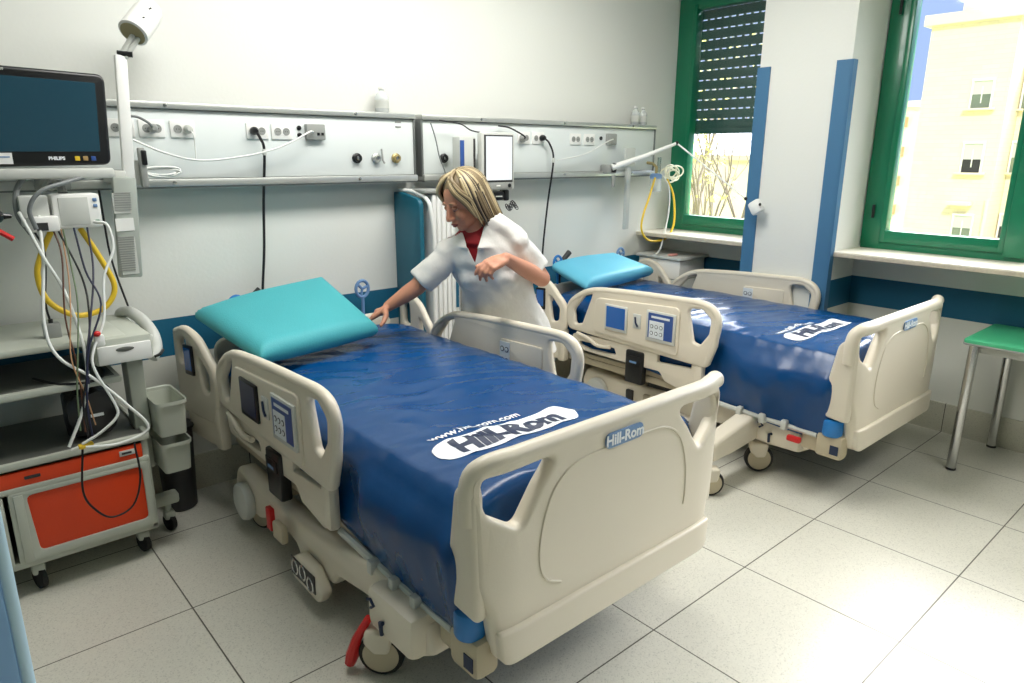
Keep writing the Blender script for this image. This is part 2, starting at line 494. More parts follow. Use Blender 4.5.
def area(name, loc, rot, sx, sy, power, color=(1, 1, 1), portal=False):
    l = bpy.data.lights.new(name, 'AREA'); l.shape = 'RECTANGLE'; l.size = sx; l.size_y = sy; l.energy = power; l.color = color
    if portal: l.cycles.is_portal = True
    o = bpy.data.objects.new(name, l); COL.objects.link(o); o.location = loc; o.rotation_euler = rot
    return o
LIGHTS = [
 area('fill_glow', (-.5, 1.0, ZC - .045), (0, 0, 0), 1.18, .56, 19, (1, .985, .95)),
 area('fill_glow', (.9, .95, ZC - .045), (0, 0, 0), 1.18, .56, 19, (1, .985, .95)),
 area('fill_glow', (1.2, -1.7, ZC - .045), (0, 0, 0), 1.18, .56, 9, (1, .985, .95)),
 area('window_portal', (X2 + .05, (PY1 + YB) / 2, (WZ0 + WZ1) / 2), (0, PI / 2, 0), WZ1 - WZ0, YB - PY1, 1, portal=True),
 area('window_portal', (X2 + .05, (-2.3 + PY0) / 2, (WZ0 + WZ1) / 2), (0, PI / 2, 0), WZ1 - WZ0, PY0 + 2.3, 1, portal=True),
]
# world: blue sky with clouds, brighter overhead
wd = bpy.data.worlds.new('sky'); SC.world = wd; wd.use_nodes = True
nt = wd.node_tree; nt.nodes.clear(); N = nt.nodes.new; Lk = nt.links.new
tc = N('ShaderNodeTexCoord'); sep = N('ShaderNodeSeparateXYZ'); Lk(tc.outputs['Generated'], sep.inputs[0])
nz = N('ShaderNodeTexNoise'); nz.inputs['Scale'].default_value = 5; nz.inputs['Detail'].default_value = 8; nz.inputs['Roughness'].default_value = .6; Lk(tc.outputs['Generated'], nz.inputs['Vector'])
cr = N('ShaderNodeValToRGB'); cr.color_ramp.elements[0].position = .52; cr.color_ramp.elements[1].position = .68
cr.color_ramp.elements[0].color = lin((160, 188, 236)); cr.color_ramp.elements[1].color = (1, 1, 1, 1); Lk(nz.outputs['Fac'], cr.inputs[0])
st = N('ShaderNodeValToRGB'); st.color_ramp.interpolation = 'EASE'
st.color_ramp.elements[0].position = .22; st.color_ramp.elements[0].color = (.040, .040, .040, 1)
st.color_ramp.elements[1].position = .55; st.color_ramp.elements[1].color = (1, 1, 1, 1); Lk(sep.outputs[2], st.inputs[0])
ml = N('ShaderNodeMath'); ml.operation = 'MULTIPLY'; ml.inputs[1].default_value = 22; Lk(st.outputs[0], ml.inputs[0])
# the haze is brightest on the side the windows face
sd = N('ShaderNodeMapRange'); sd.inputs[1].default_value = -.15; sd.inputs[2].default_value = .45; sd.inputs[3].default_value = 0.0; sd.inputs[4].default_value = 1.0; Lk(sep.outputs[0], sd.inputs[0])
sb = N('ShaderNodeMath'); sb.operation = 'SUBTRACT'; sb.inputs[1].default_value = .85; Lk(ml.outputs[0], sb.inputs[0])
sm = N('ShaderNodeMath'); sm.operation = 'MULTIPLY'; Lk(sb.outputs[0], sm.inputs[0]); Lk(sd.outputs[0], sm.inputs[1])
sa = N('ShaderNodeMath'); sa.operation = 'ADD'; sa.inputs[1].default_value = .85; Lk(sm.outputs[0], sa.inputs[0]); ml = sa
bg = N('ShaderNodeBackground'); wm = N('ShaderNodeMix'); wm.data_type = 'RGBA'; wm.inputs[7].default_value = (1, .985, .95, 1); Lk(cr.outputs[0], wm.inputs[6]); Lk(st.outputs[0], wm.inputs[0]); Lk(wm.outputs[2], bg.inputs[0]); Lk(ml.outputs[0], bg.inputs[1])
wo = N('ShaderNodeOutputWorld'); Lk(bg.outputs[0], wo.inputs[0])
# sun on the houses across the yard: comes from behind this building
sl = bpy.data.lights.new('sun', 'SUN'); sl.energy = 2.0; sl.angle = .01; sl.color = (1, .97, .9)
so = bpy.data.objects.new('sun', sl); COL.objects.link(so); so.rotation_euler = Vector((-.72, -.35, .6)).to_track_quat('Z', 'Y').to_euler()

# ------------------------------------------------------------------ hospital beds (local frame: x across, +y to the head, foot panel at y = 0)
MW, MT, MBT = .535, .745, .40       # mattress half width, top, bottom
MY0, MY1 = .06, 2.06
def sstep(a, b, t):
    t = max(0, min(1, (t - a) / (b - a))); return t * t * (3 - 2 * t)
def wrinkle(x, y, seed):
    v = Vector((x * 3.2 + y * 1.2 + seed, y * 6.5 - x * 2.2, seed))
    r = 0.0
    for k, (sx, sy, am) in enumerate(((2.0, 6.5, 1.0), (3.5, 12.0, .45))):
        q = Vector(((x * .94 - y * .34) * sx + seed * 3 + k * 7, (x * .34 + y * .94) * sy, seed))
        r += am * (1 - abs(noise.noise(q)) * 2.6) ** 2
    return r * .0105 + noise.noise(Vector((x * 4, y * 4, seed + 9))) * .009
def mattress_z(x, y, seed):
    u = abs(x) / MW
    return MT - .035 * max(0, (u - .55) / .45) ** 2 + wrinkle(x, y, seed) * (1 - .4 * u)
def mattress_mesh(seed):
    """closed cover: sections across the bed, rounded shoulders, sides bulging in folds and dropping lower towards the foot"""
    ny = 120; rings = []
    for j in range(ny + 1):
        y = MY0 + (MY1 - MY0) * j / ny
        e = min(1, (y - MY0) / .05, (MY1 - y) / .09)
        e = math.sqrt(max(0, 1 - (1 - max(0, e)) ** 2))
        drop = .13 * (1 - sstep(.2, 1.5, y))
        loop = []
        nx = 40
        for k in range(nx + 1):                      # top, left to right
            x = -MW + .05 + (2 * MW - .10) * k / nx
            loop.append((x, mattress_z(x, y, seed)))
        side = []
        for k in range(1, 15):                       # right side down
            t = k / 15
            fold = (noise.noise(Vector((y * 5.5, t * 1.3, seed + 2))) * .03 + noise.noise(Vector((y * 13, t * 3, seed + 4))) * .010)
            a = t * PI
            ox = .05 + .035 * math.sin(min(1, t * 1.15) * PI) * (1 + .4 * math.sin(t * 5)) + fold * math.sin(a)
            if t < .25: ox = .05 * math.sin(t / .25 * PI / 2) + (ox - .05) * t / .25
            if t > .85: ox = ox * (1 - (t - .85) / .15 * .8)
            ox = min(ox, .05) + max(0, ox - .05) * (1 - sstep(.5, .75, y)) - .022 * sstep(.5, .75, y) * math.sin(a)
            z = MT - .035 - (MT - .035 - MBT + drop) * (t ** 1.1)
            side.append((ox, z))
        for ox, z in side: loop.append((MW - .05 + ox, z))
        nb = 12
        for k in range(nb + 1):
            x = MW - .09 - (2 * MW - .18) * k / nb
            loop.append((x, MBT - drop))
        for ox, z in reversed(side): loop.append((-(MW - .05 + ox), z))
        cz = .56
        rings.append([Vector((x * (.86 + .14 * e), y, cz + (z - cz) * (.45 + .55 * e))) for x, z in loop])
    m = MB(); m.loft(rings)
    return m

def drape(me, seed, cx, cy, rot, lift, maxe=.012):
    """lay a flat mesh (xy) on the mattress top"""
    bm = bmesh.new(); bm.from_mesh(me); bpy.data.meshes.remove(me)
    for _ in range(5):
        L = [e for e in bm.edges if e.calc_length() > maxe]
        if not L: break
        bmesh.ops.subdivide_edges(bm, edges=L, cuts=1, use_grid_fill=False)
        bmesh.ops.triangulate(bm, faces=[f for f in bm.faces if len(f.verts) > 4])
    c, s = math.cos(rot), math.sin(rot)
    for v in bm.verts:
        x, y = cx + v.co.x * c - v.co.y * s, cy + v.co.x * s + v.co.y * c
        v.co = (x, y, mattress_z(x, y, seed) + lift + (v.co.z * .5))
    bmesh.ops.recalc_face_normals(bm, faces=bm.faces)
    m = MB(); m.bm.free(); m.bm = bm
    return m

FB_IN, FB_D = .40, .03
def fbow(x): return FB_D * max(0, (abs(x) - FB_IN) / (.555 - FB_IN)) ** 2
def bow(mb, f=fbow, step=.025, lo=-.6, hi=.6):
    bm = mb.bm; x = lo
    while x < hi:
        bmesh.ops.bisect_plane(bm, geom=bm.verts[:] + bm.edges[:] + bm.faces[:], plane_co=(x, 0, 0), plane_no=(1, 0, 0))
        x += step
    for v in bm.verts: v.co.y += f(v.co.x)
    return mb

def mirror_x(pts): return [(-p[0],) + tuple(p[1:]) for p in reversed(pts)]
def footboard(bed):
    half = [(-.475, .285, .05), (-.50, .45, .06), (-.535, .54, .06), (-.553, .895, .075)]
    out = rpoly(half + mirror_x(half), 7)
    hl = [(-.53, .845, .03), (-.27, .852, .025), (-.335, .78, .04), (-.405, .68, .03), (-.505, .745, .05)]
    hole1 = rpoly(hl, 6); hole2 = rpoly(mirror_x(hl), 6)
    m = MB(); m.mesh(plate_mesh(out, [hole1, hole2], .055, .02, 3), AX['xz'])
    bow(m)
    fb = m.build('foot_panel', PLASTIC, bed, angle=40); fb.location.x = -.018
    # thick side wings that turn towards the bed
    for s in (-1, 1):
        q = rpoly([(-.015, .43, .02), (.10, .44, .02), (.105, .60, .05), (.07, .80, .06), (.0, .86, .02), (-.015, .80, .02)], 5)
        mm = MB(); mm.mesh(plate_mesh(q, (), .042, .018, 4), AX['yz'])
        for v in mm.bm.verts:
            t = (v.co.z - .2) / .67
            v.co.x += s * (.512 + .018 * min(1, max(0, t))); v.co.y += .012
        mm.bm.normal_update()
        mm.build('side_wing', PLASTIC, fb, angle=50)
    # hand rail along the top
    r = MB(); pts = [(-.532, .03, .72), (-.535, .03, .80), (-.525, .025, .85), (-.50, .012, .872)] + [(x, fbow(x), .879) for x in [-.46 + .92 * k / 20 for k in range(21)]] + [(.52, .02, .880), (.556, .03, .877)]
    r.tube(catmull(pts, 3), .0285, None, 14)
    r.ell((.556, .03, .877), (.031, .031, .031))
    r.build('hand_rail', PLASTIC, fb)
    # raised rim and lower ledge
    rim = MB()
    arch = [(0, 0), (0, 0), (-.335, .56), (-.325, .66), (-.285, .755), (-.215, .805), (-.12, .818), (.12, .818), (.215, .805), (.285, .755), (.325, .66), (.335, .56), (0, 0), (0, 0)]
    arch = [(-.25, .455), (-.31, .49)] + arch[2:-2] + [(.33, .50)]
    rim.tube([(p.x, fbow(p.x) - .0275, p.z) for p in catmull([(a, 0, c) for a, c in arch], 6)], .0045, None, 6)
    rim.build('raised_rim', PLASTIC, fb)
    led = MB()
    for z0, z1, d in ((.395, .285, .018),):
        lo = rpoly([(-.472, z1, .04), (-.485, z0, .01), (.485, z0, .01), (.472, z1, .04)], 4)
        led.mesh(plate_mesh(lo, (), .03, .008, 2), Matrix.Translation((0, -.03, 0)) @ AX['xz'])
    bow(led); led.build('lower_ledge', PLASTIC, fb, angle=40)
    # name plate
    n = MB(); n.mesh(plate_mesh(rpoly([(-.085, -.024, .024), (.085, -.024, .024), (.085, .024, .024), (-.085, .024, .024)], 8), (), .006, .002), Matrix.Translation((.0, -.031, .838)) @ AX['xz'])
    pl = n.build('name_plate', LOGOBLUE, fb); pl['label'] = 'blue name plate with white lettering'
    t = MB(); t.mesh(text_mesh('Hill-Rom', .047, .0006, .0012), Matrix.Translation((.0, -.0352, .838)) @ AX['xz'])
    t.build('lettering', WHITEINK, pl, smooth=False)
    return fb

def foot_corner(bed, s):
    m = MB()
    m.box((s * .505, .075, .295), (.085, .13, .12), None, .02)
    m.box((s * .49, .16, .33), (.07, .12, .18), None, .015)
    c = m.build('corner_bracket', PLASTIC2, bed)
    b = MB(); b._bc((s * .518, .075, .345), (s * .518, .075, .43), .046, .012, None, 24); o = b.build('corner_bumper', BLUE, bed); o['label'] = 'round blue corner bumper'
    l = MB(); l.box((s * .549, .045, .285), (.003, .04, .045)); l.build('warning_label', NAVYINK, c)

def rail_xf(s, x, yaw=0.0):
    return Matrix.Translation((s * x, 0, 0))
def screen_part(name, parent, s, x, yc, zc, w, h, face, label, keypad=False):
    X = s * x
    f = MB(); f.box((X, yc, zc), (.012, w, h), None, .004); fr = f.build(name, LGREY if face is not SCREEN else BLACK, parent)
    p = MB(); p.box((X + s * .0065, yc, zc + .004), (.002, w * .84, h * .82)); o = p.build('display', face, fr, smooth=False)
    if keypad:
        k = MB(); k.box((X + s * .0082, yc + w * .12, zc - h * .1), (.0014, w * .5, h * .56), KEYW)
        for a in range(2):
            for b in range(3):
                q = (yc + w * (.28 - .16 * b), zc - h * (.0 + .22 * a))
                k._bc((X + s * .008, q[0], q[1]), (X + s * .0105, q[0], q[1]), .0115, .001, DARK, 14)
                k._bc((X + s * .0085, q[0], q[1]), (X + s * .0112, q[0], q[1]), .0085, .001, KEYW, 14)
        k.build('key_field', None, fr)
        e = MB(); e.box((X + s * .0082, yc, zc + h * .31), (.001, w * .62, h * .07)); e.build('title_line', KEYW, fr, smooth=False)
    return fr

def foot_rail(bed, s, bright):
    x = .568
    r = thing_part('foot_end_side_rail', bed)
    out = rpoly([(1.785, .56, .05), (1.80, .71, .09), (1.60, .85, .14), (1.20, .875, .4), (.775, .895, .11), (.69, .80, .09), (.70, .66, .06), (.745, .53, .05)], 8)
    h1 = rpoly([(.742, .80, .03), (.80, .845, .02), (.89, .84, .03), (.845, .66, .022), (.80, .65, .02), (.75, .72, .03)], 5)
    h2 = rpoly([(1.735, .69, .03), (1.64, .80, .04), (1.575, .825, .02), (1.66, .615, .02), (1.72, .60, .02)], 5)
    m = MB(); m.mesh(plate_mesh(out, [h1, h2], .036, .014, 3), Matrix.Translation((s * x, 0, 0)) @ AX['yz'])
    # thicker rounded grip along the top edge
    grip = [(1.79, .62), (1.79, .72), (1.72, .79), (1.60, .843), (1.42, .862), (1.20, .875), (.95, .884), (.80, .886), (.725, .86), (.695, .80), (.71, .70), (.745, .57)]
    m.tube([(s * x, p.y, p.z) for p in catmull([(0, a - (.012 if a > 1.5 else 0) + (.010 if a < .9 else 0), b - .012) for a, b in grip], 5)], .0205, None, 12)
    body = m.build('rail_panel', PLASTIC, r, angle=40)
    if s < 0:
        # raised outer face with screens
        f = MB(); f.mesh(plate_mesh(rpoly([(1.56, .585, .03), (1.54, .80, .04), (.93, .835, .04), (.93, .56, .03)], 6), (), .014, .006, 2), Matrix.Translation((s * (x + .022), 0, 0)) @ AX['yz'])
        f.build('control_panel', PLASTIC, r)
        screen_part('control_screen', r, s, x + .034, 1.37, .70, .17, .155, SCREENLIT if bright else SCREEN, '')
        screen_part('control_keypad', r, s, x + .034, 1.045, .705, .20, .175, KEYB, '', True)
        k = MB(); k.box((s * (x + .032), 1.215, .71), (.008, .055, .085), None, .003)
        kk = k.build('call_switch', LGREY, r); k = MB(); k.tube([(s * (x + .038), 1.205, .68), (s * (x + .038), 1.22, .70), (s * (x + .038), 1.225, .735)], .006, None, 6); k.build('symbol', NAVYINK, kk)
    # lower latch frame
    lo = rpoly([(1.74, .44, .05), (1.755, .535, .03), (.79, .575, .02), (.775, .40, .03), (.84, .355, .03), (1.02, .39, .03), (1.06, .44, .03), (1.35, .435, .02)], 5)
    s1 = rpoly([(1.69, .495, .012), (1.40, .505, .012), (1.38, .465, .012), (1.60, .455, .012), (1.69, .47, .012)], 3)
    s2 = rpoly([(1.08, .535, .008), (.845, .55, .008), (.85, .505, .008), (1.08, .49, .008)], 3)
    m = MB(); m.mesh(plate_mesh(lo, [s1, s2], .03, .004, 2), Matrix.Translation((s * (x - .012), 0, 0)) @ AX['yz'])
    m.box((s * (x - .01), .80, .455), (.045, .05, .17), None, .014)
    m.build('latch_frame', PLASTIC, r, angle=40)
    b = MB(); b.box((s * (x - .005), 1.235, .425), (.05, .13, .20), None, .012); b.box((s * (x + .022), 1.235, .47), (.006, .10, .05), None, .002)
    o = b.build('drive_box', BLACK, r)
    l = MB(); l.box((s * (x + .026), 1.235, .46), (.002, .05, .012)); l.build('box_label', LOGOBLUE, o, smooth=False)
    b = MB()
    b.tube(catmull([(s * (x + .012), 1.70, .545), (s * (x + .02), 1.60, .53), (s * (x + .02), 1.52, .50), (s * (x + .02), 1.42, .51)], 4), .012, None, 8)
    b.build('release_handle', PLASTIC, r)
    # inner face: shallow panel and small key label
    f = MB(); f.mesh(plate_mesh(rpoly([(1.20, .62, .01), (1.20, .79, .01), (.915, .80, .01), (.915, .63, .01)], 3), (), .010, .003, 1), Matrix.Translation((s * (x - .020), 0, 0)) @ AX['yz'])
    f.build('inner_panel', PLASTIC2 if False else PLASTIC, r)
    k = MB(); k.box((s * (x - .027), 1.165, .715), (.003, .07, .13), KEYW)
    for a in range(2):
        for c in range(2):
            p = (s * (x - .028), 1.149 + .032 * a, .745 - .055 * c)
            k._bc(p, (p[0] - s * .0024, p[1], p[2]), .0135, .0006, NAVYINK, 14); k._bc(p, (p[0] - s * .0032, p[1], p[2]), .0095, .0005, KEYW, 14)
    k.build('inner_keypad', None, r)
    return r

def head_rail(bed, s):
    x0, x1 = .575, (.64 if s < 0 else .585)
    r = thing_part('head_end_side_rail', bed)
    out = rpoly([(2.115, .46, .04), (2.125, .84, .06), (2.03, .875, .10), (1.93, .84, .10), (1.80, .69, .07), (1.795, .56, .05), (1.84, .45, .04)], 7)
    h1 = rpoly([(2.085, .70, .02), (2.085, .81, .03), (2.02, .835, .03), (2.015, .70, .02)], 4)
    h2 = rpoly([(1.93, .78, .02), (1.845, .68, .03), (1.85, .60, .03), (1.90, .585, .02), (1.915, .66, .03)], 4)
    def xf(m):
        for v in m.bm.verts: v.co.x += s * (x1 - x0) * max(0, (v.co.y - 1.79) / .34)
        return m
    T = Matrix.Translation((s * x0, 0, 0)) @ AX['yz']
    m = MB(); m.mesh(plate_mesh(out, [h1, h2], .036, .014, 3), T)
    grip = [(2.112, .50), (2.112, .81), (2.09, .845), (2.03, .86), (1.94, .83), (1.87, .76), (1.815, .69), (1.81, .58), (1.85, .49)]
    m.tube([(s * x0, p.y, p.z) for p in catmull([(0, a, b) for a, b in grip], 5)], .019, None, 12)
    xf(m).build('rail_panel', PLASTIC, r, angle=40)
    if s < 0:
        k = MB(); k.box((s * (x0 + .024), 1.985, .73), (.012, .07, .14), None, .004); xf(k); o = k.build('side_display', BLACK, r)
        k = MB(); k.box((s * (x0 + .031), 1.985, .735), (.002, .052, .105)); xf(k); k.build('display', SCREENLIT, o, smooth=False)
    k = MB(); k.mesh(plate_mesh(rpoly([(2.06, .36, .03), (2.07, .48, .02), (1.83, .49, .02), (1.82, .34, .04)], 4), (), .03, .01, 2), T)
    k.box((s * (x0 - .01), 1.83, .44), (.05, .06, .22), None, .016); xf(k); k.build('latch_frame', PLASTIC, r)
    return r

def thing_part(name, parent):
    o = bpy.data.objects.new(name, None); COL.objects.link(o); o.parent = parent; o.empty_display_size = .03
    return o

def caster(bed, x, y, yaw=0, r=.068, s=-1):
    c = thing_part('caster', bed); c.location = (x, y, 0); c.rotation_euler = (0, 0, yaw)
    t = MB(); t.lathe([(r * .62, -.020), (r * .93, -.019), (r, -.012), (r, .012), (r * .93, .019), (r * .62, .020)], None, 30, (0, 0, r), (1, 0, 0))
    t.build('tyre', RUBBER, c)
    h = MB(); h.lathe([(r * .3, -.024), (r * .70, -.022), (r * .80, -.0205), (r * .80, .0205), (r * .70, .022), (r * .3, .024)], None, 30, (0, 0, r), (1, 0, 0))
    h.build('wheel_hub', PLASTIC2, c)
    f = MB(); f.mesh(plate_mesh(rpoly([(-.03, r * 1.15, .02), (-.045, r * 2.2, .02), (.05, r * 2.25, .02), (.055, r * 1.6, .03), (.02, r * 1.1, .02)], 4), (), .062, .012, 2), AX['yz'])
    f.build('fork', PLASTIC, c)
    return c

def base_frame(bed, near):
    # long side fairings low over the floor
    for s in (-1, 1):
        x = .515
        m = MB()
        out = rpoly([(.24, .30, .03), (.20, .21, .03), (.27, .165, .02), (.47, .155, .02), (.50, .22, .03), (.80, .175, .04), (.84, .12, .02), (1.10, .10, .03), (1.14, .15, .02), (1.24, .17, .02), (1.30, .12, .03), (1.40, .15, .03), (1.52, .10, .05), (1.72, .10, .07), (1.78, .18, .06), (1.74, .28, .06), (1.45, .265, .05), (1.10, .27, .05), (.80, .30, .05), (.55, .345, .04)], 5)
        m.mesh(plate_mesh(out, (), .085, .022, 3), Matrix.Translation((s * x, 0, 0)) @ AX['yz'])
        fr = m.build('base_fairing', PLASTIC, bed, angle=45)
        # caster housing
        h = MB(); h.box((s * .545, .37, .255), (.13, .26, .15), None, .03)
        h.build('caster_housing', PLASTIC, bed)
        k = MB(); k.tube([(s * .612, .40, .20), (s * .616, .40, .245), (s * .616, .385, .25)], .007, None, 8); k.tube([(s * .613, .46, .265), (s * .613, .44, .28), (s * .613, .46, .295), (s * .613, .48, .285)], .005, None, 6); k.build('lock_symbol', NAVYINK, bed)
        # foot pedals
        p = MB(); p.mesh(plate_mesh(rpoly([(.86, .055, .03), (1.07, .065, .03), (1.10, .13, .04), (1.02, .185, .03), (.90, .18, .03), (.82, .11, .03)], 5), (), .05, .016, 3), Matrix.Translation((s * .585, 0, 0)) @ AX['yz'])
        po = p.build('pedal_pod', PLASTIC, bed)
        q = MB()
        for yy, zz in ((.905, .115), (.965, .135), (1.03, .13)):
            q.tube([(s * .612, yy + .024 * math.cos(t), zz + .028 * math.sin(t)) for t in [2 * PI * i / 14 for i in range(14)]], .0055, None, 6, closed=True)
        q.box((s * .611, .968, .128), (.006, .20, .075), DARK, .003)
        q.mats = [CHROME if v is None else v for v in q.mats]
        q.build('pedal', CHROME, po)
        w = MB(); w.box((s * .60, 1.18, .205), (.03, .09, .075), None, .01); w.build('power_inlet', PLASTIC2, bed)
        w = MB(); w._bc((s * .555, 1.62, .155), (s * .602, 1.62, .155), .085, .015, None, 26); w.build('rear_wheel_cover', LGREY, bed)
        w = MB(); w.box((s * .56, 1.36, .175), (.035, .05, .10), None, .006); w.build('rear_pedal', RED if near else DARK, bed)
    # brake levers
    for s in ((-1, 1) if near else ()):
        l = MB(); l.tube([(s * .60, .50, .20), (s * .63, .53, .12), (s * .645, .54, .06), (s * .65, .55, .025)], [.012, .016, .022, .018], None, 10)
        l.build('brake_lever', RED, bed)
    # lift frame below the deck
    d = MB(); d.box((0, 1.10, .385), (1.0, 1.85, .03), None, .005)
    d.box((0, .75, .22), (.86, .10, .07), None, .01); d.box((0, 1.55, .2), (.86, .10, .07), None, .01)
    for s in (-1, 1):
        d.box((s * .30, .95, .29), (.06, .55, .05), None, .008, rot=Matrix.Rotation(.25, 4, 'X')); d.box((s * .30, 1.40, .29), (.06, .45, .05), None, .008, rot=Matrix.Rotation(-.3, 4, 'X'))
        d.box((s * .48, 1.0, .35), (.05, 1.75, .045), None, .008)
        d.tube([(s * .20, .6, .30), (s * .2, 1.5, .22)], .022, None, 10)
    d.build('deck_frame', PLASTIC2, bed)
    for s in (-1, 1):
        g = MB(); g.tube([(s * .53, .14, .33), (s * .53, .62, .34), (s * .53, .80, .35)], .014, None, 8)
        for yy in (.30, .42, .55): g.box((s * .54, yy, .34), (.05, .03, .05), None, .006)
        g.build('deck_bracket', LGREY, bed)
    a = MB(); a.box((.05, 1.05, .24), (.22, .5, .12), None, .02); a.box((-.34, 1.15, .24), (.14, .22, .14), None, .015); a.build('lift_motor', DARK, bed)

def head_end(bed):
    m = MB(); m.mesh(plate_mesh(rpoly([(-.47, .40, .03), (-.49, .78, .08), (.49, .78, .08), (.47, .40, .03)], 6), (), .035, .012, 2), Matrix.Translation((0, 2.105, 0)) @ AX['xz'])
    m.build('head_panel', PLASTIC, bed)
    for s in (-1, 1):
        # spoked blue wheel and folding push handle
        c = (s * .34 - .02, 2.10, .925)
        w = MB(); w.tube([(c[0] + .038 * math.cos(t), c[1], c[2] + .045 * math.sin(t)) for t in [2 * PI * i / 20 for i in range(20)]], .009, None, 8, closed=True)
        for t in (.3, .3 + 2 * PI / 3, .3 + 4 * PI / 3): w.tube([(c[0], c[1], c[2]), (c[0] + .036 * math.cos(t), c[1], c[2] + .042 * math.sin(t))], .008, None, 6)
        w.tube([(c[0], c[1], c[2] - .04), (c[0], c[1], .77)], .009, None, 8)
        w.build('release_wheel', LOGOBLUE if s > 0 else BLUE, bed)
        if s < 0:
            h = MB(); h.tube([(-.33, 2.11, .76), (-.33, 2.11, .90), (-.31, 2.11, .925), (-.235, 2.11, .985)], [.010, .012, .016, .020], None, 12)
            h.build('push_handle', DARK, bed)

def make_bed(name, label, seed, bright, mystery=False):
    bed = thing(name, label, 'hospital bed')
    mo = mattress_mesh(seed).build('mattress', NAVY, bed, angle=60)
    fb = footboard(bed)
    for s in (-1, 1): foot_corner(bed, s)
    for s in (-1, 1): foot_rail(bed, s, bright); head_rail(bed, s)
    caster(bed, -.575, .47, .75, .075); caster(bed, .56, .45, .3)
    caster(bed, -.50, 1.62, .4, .062); caster(bed, .50, 1.62, -.2, .062)
    base_frame(bed, not bright)
    head_end(bed)
    # print on the cover
    pcx, pcy, pr = -.115, .375, -.02
    pill = plate_mesh(rpoly([(-.29, -.062, .06), (.29, -.062, .06), (.29, .062, .06), (-.29, .062, .06)], 10), (), .002, .0002, 0)
    po = drape(pill, seed, pcx, pcy, pr, .0022).build('printed_label', WHITEINK, mo, angle=60)
    drape(text_mesh('Hill-Rom', .122, .0004, .0065), seed, pcx, pcy - .004, pr, .0038).build('printed_name', NAVYINK, mo)
    drape(text_mesh('www.hill-rom.com', .050, .0003, .0008), seed, pcx - .06, pcy + .105, pr, .0026).build('printed_address', WHITEINK, mo)
    return bed

def pillow(name, label, m, P, th, group):
    """soft foam pillow on the four world corners P (near left, near right, far right, far left)"""
    c = sum((Vector(p) for p in P), Vector()) / 4
    o = thing(name, label, 'pillow', c, 0, group) if False else None
    q = [Vector(p) - c for p in P]; n = 24
    nrm = (q[1] - q[0]).cross(q[3] - q[0]).normalized()
    mb = MB(); top = {}; 
    def pt(u, v, s):
        b = q[0] * (1 - u) * (1 - v) + q[1] * u * (1 - v) + q[2] * u * v + q[3] * (1 - u) * v
        e = min(1, min(u, 1 - u, v, 1 - v) / .10)
        e = math.sqrt(max(0, 1 - (1 - e) ** 2))
        h = th * (.5 * e * (1 - .25 * abs(2 * u - 1) ** 2)) + noise.noise(Vector((u * 2.5, v * 2.5, s * 3))) * .006 * e
        return b + nrm * h * s
    vs = []; ix = {}
    for s in (1, -1):
        for i in range(n + 1):
            for j in range(n + 1):
                u = .5 - .5 * math.cos(PI * i / n); v = .5 - .5 * math.cos(PI * j / n)
                ix[(s, i, j)] = len(vs); vs.append(pt(u, v, s))
    fs = []
    for s in (1, -1):
        for i in range(n):
            for j in range(n):
                f = (ix[(s, i, j)], ix[(s, i + 1, j)], ix[(s, i + 1, j + 1)], ix[(s, i, j + 1)])
                fs.append(f if s > 0 else tuple(reversed(f)))
    mb.add(vs, fs)
    o = mb.build(name, m, None, angle=75, loc=c)
    tag(o, label, 'pillow')
    return o

bed1 = make_bed('hospital_bed', 'beige electric hospital bed nearest the camera, dark control screens on its left rail', 3.0, False)
bed1.location = (-.262, -.02, 0)
bed2 = make_bed('hospital_bed', 'beige electric hospital bed by the windows, bright blue screen on its left rail', 8.0, True)
bed2.location = (1.90, -.02, 0); bed2.scale = (.96, 1, 1)
o = MB(); o.mesh(plate_mesh(rpoly([(-.90, .17, .03), (-.90, .27, .03), (-.55, .33, .03), (-.30, .30, .03), (-.30, .20, .03), (-.72, .17, .03)], 4), (), .10, .02, 2), Matrix.Translation((0, .52, 0)) @ AX['xz'])
o.build('stabiliser_arm', PLASTIC, bed2)
caster(bed2, -.90, .48, .9)
for ch in list(bed2.children):                        # this bed stands with its wheels turned under the frame
    nm = ch.name.split('.')[0]
    if nm in ('base_fairing', 'caster_housing', 'lock_symbol', 'pedal_pod', 'power_inlet', 'rear_wheel_cover', 'rear_pedal') and ch.type == 'MESH':
        if sum(v.co.x for v in ch.data.vertices) < 0: ch.location.x += .12
    elif nm == 'caster' and -.6 < ch.location.x < -.55: ch.location.x += .13
o = MB(); o.box((-.555, .24, .285), (.03, .07, .03), None, .008); o.build('release_tab', RED, bed2)
pillow('pillow', 'large teal foam pillow the nurse is touching, tilted up on the nearer bed', TEAL1, [(-.775, 1.43, .835), (-.16, 1.55, .83), (-.18, 2.05, 1.0), (-.83, 2.04, .915)], .115, None)
pillow('pillow', 'sky blue pillow lying flat on the bed by the windows', TEAL2, [(1.46, 1.72, .815), (2.30, 1.84, .815), (2.10, 2.06, .92), (1.48, 2.06, .91)], .11, None)

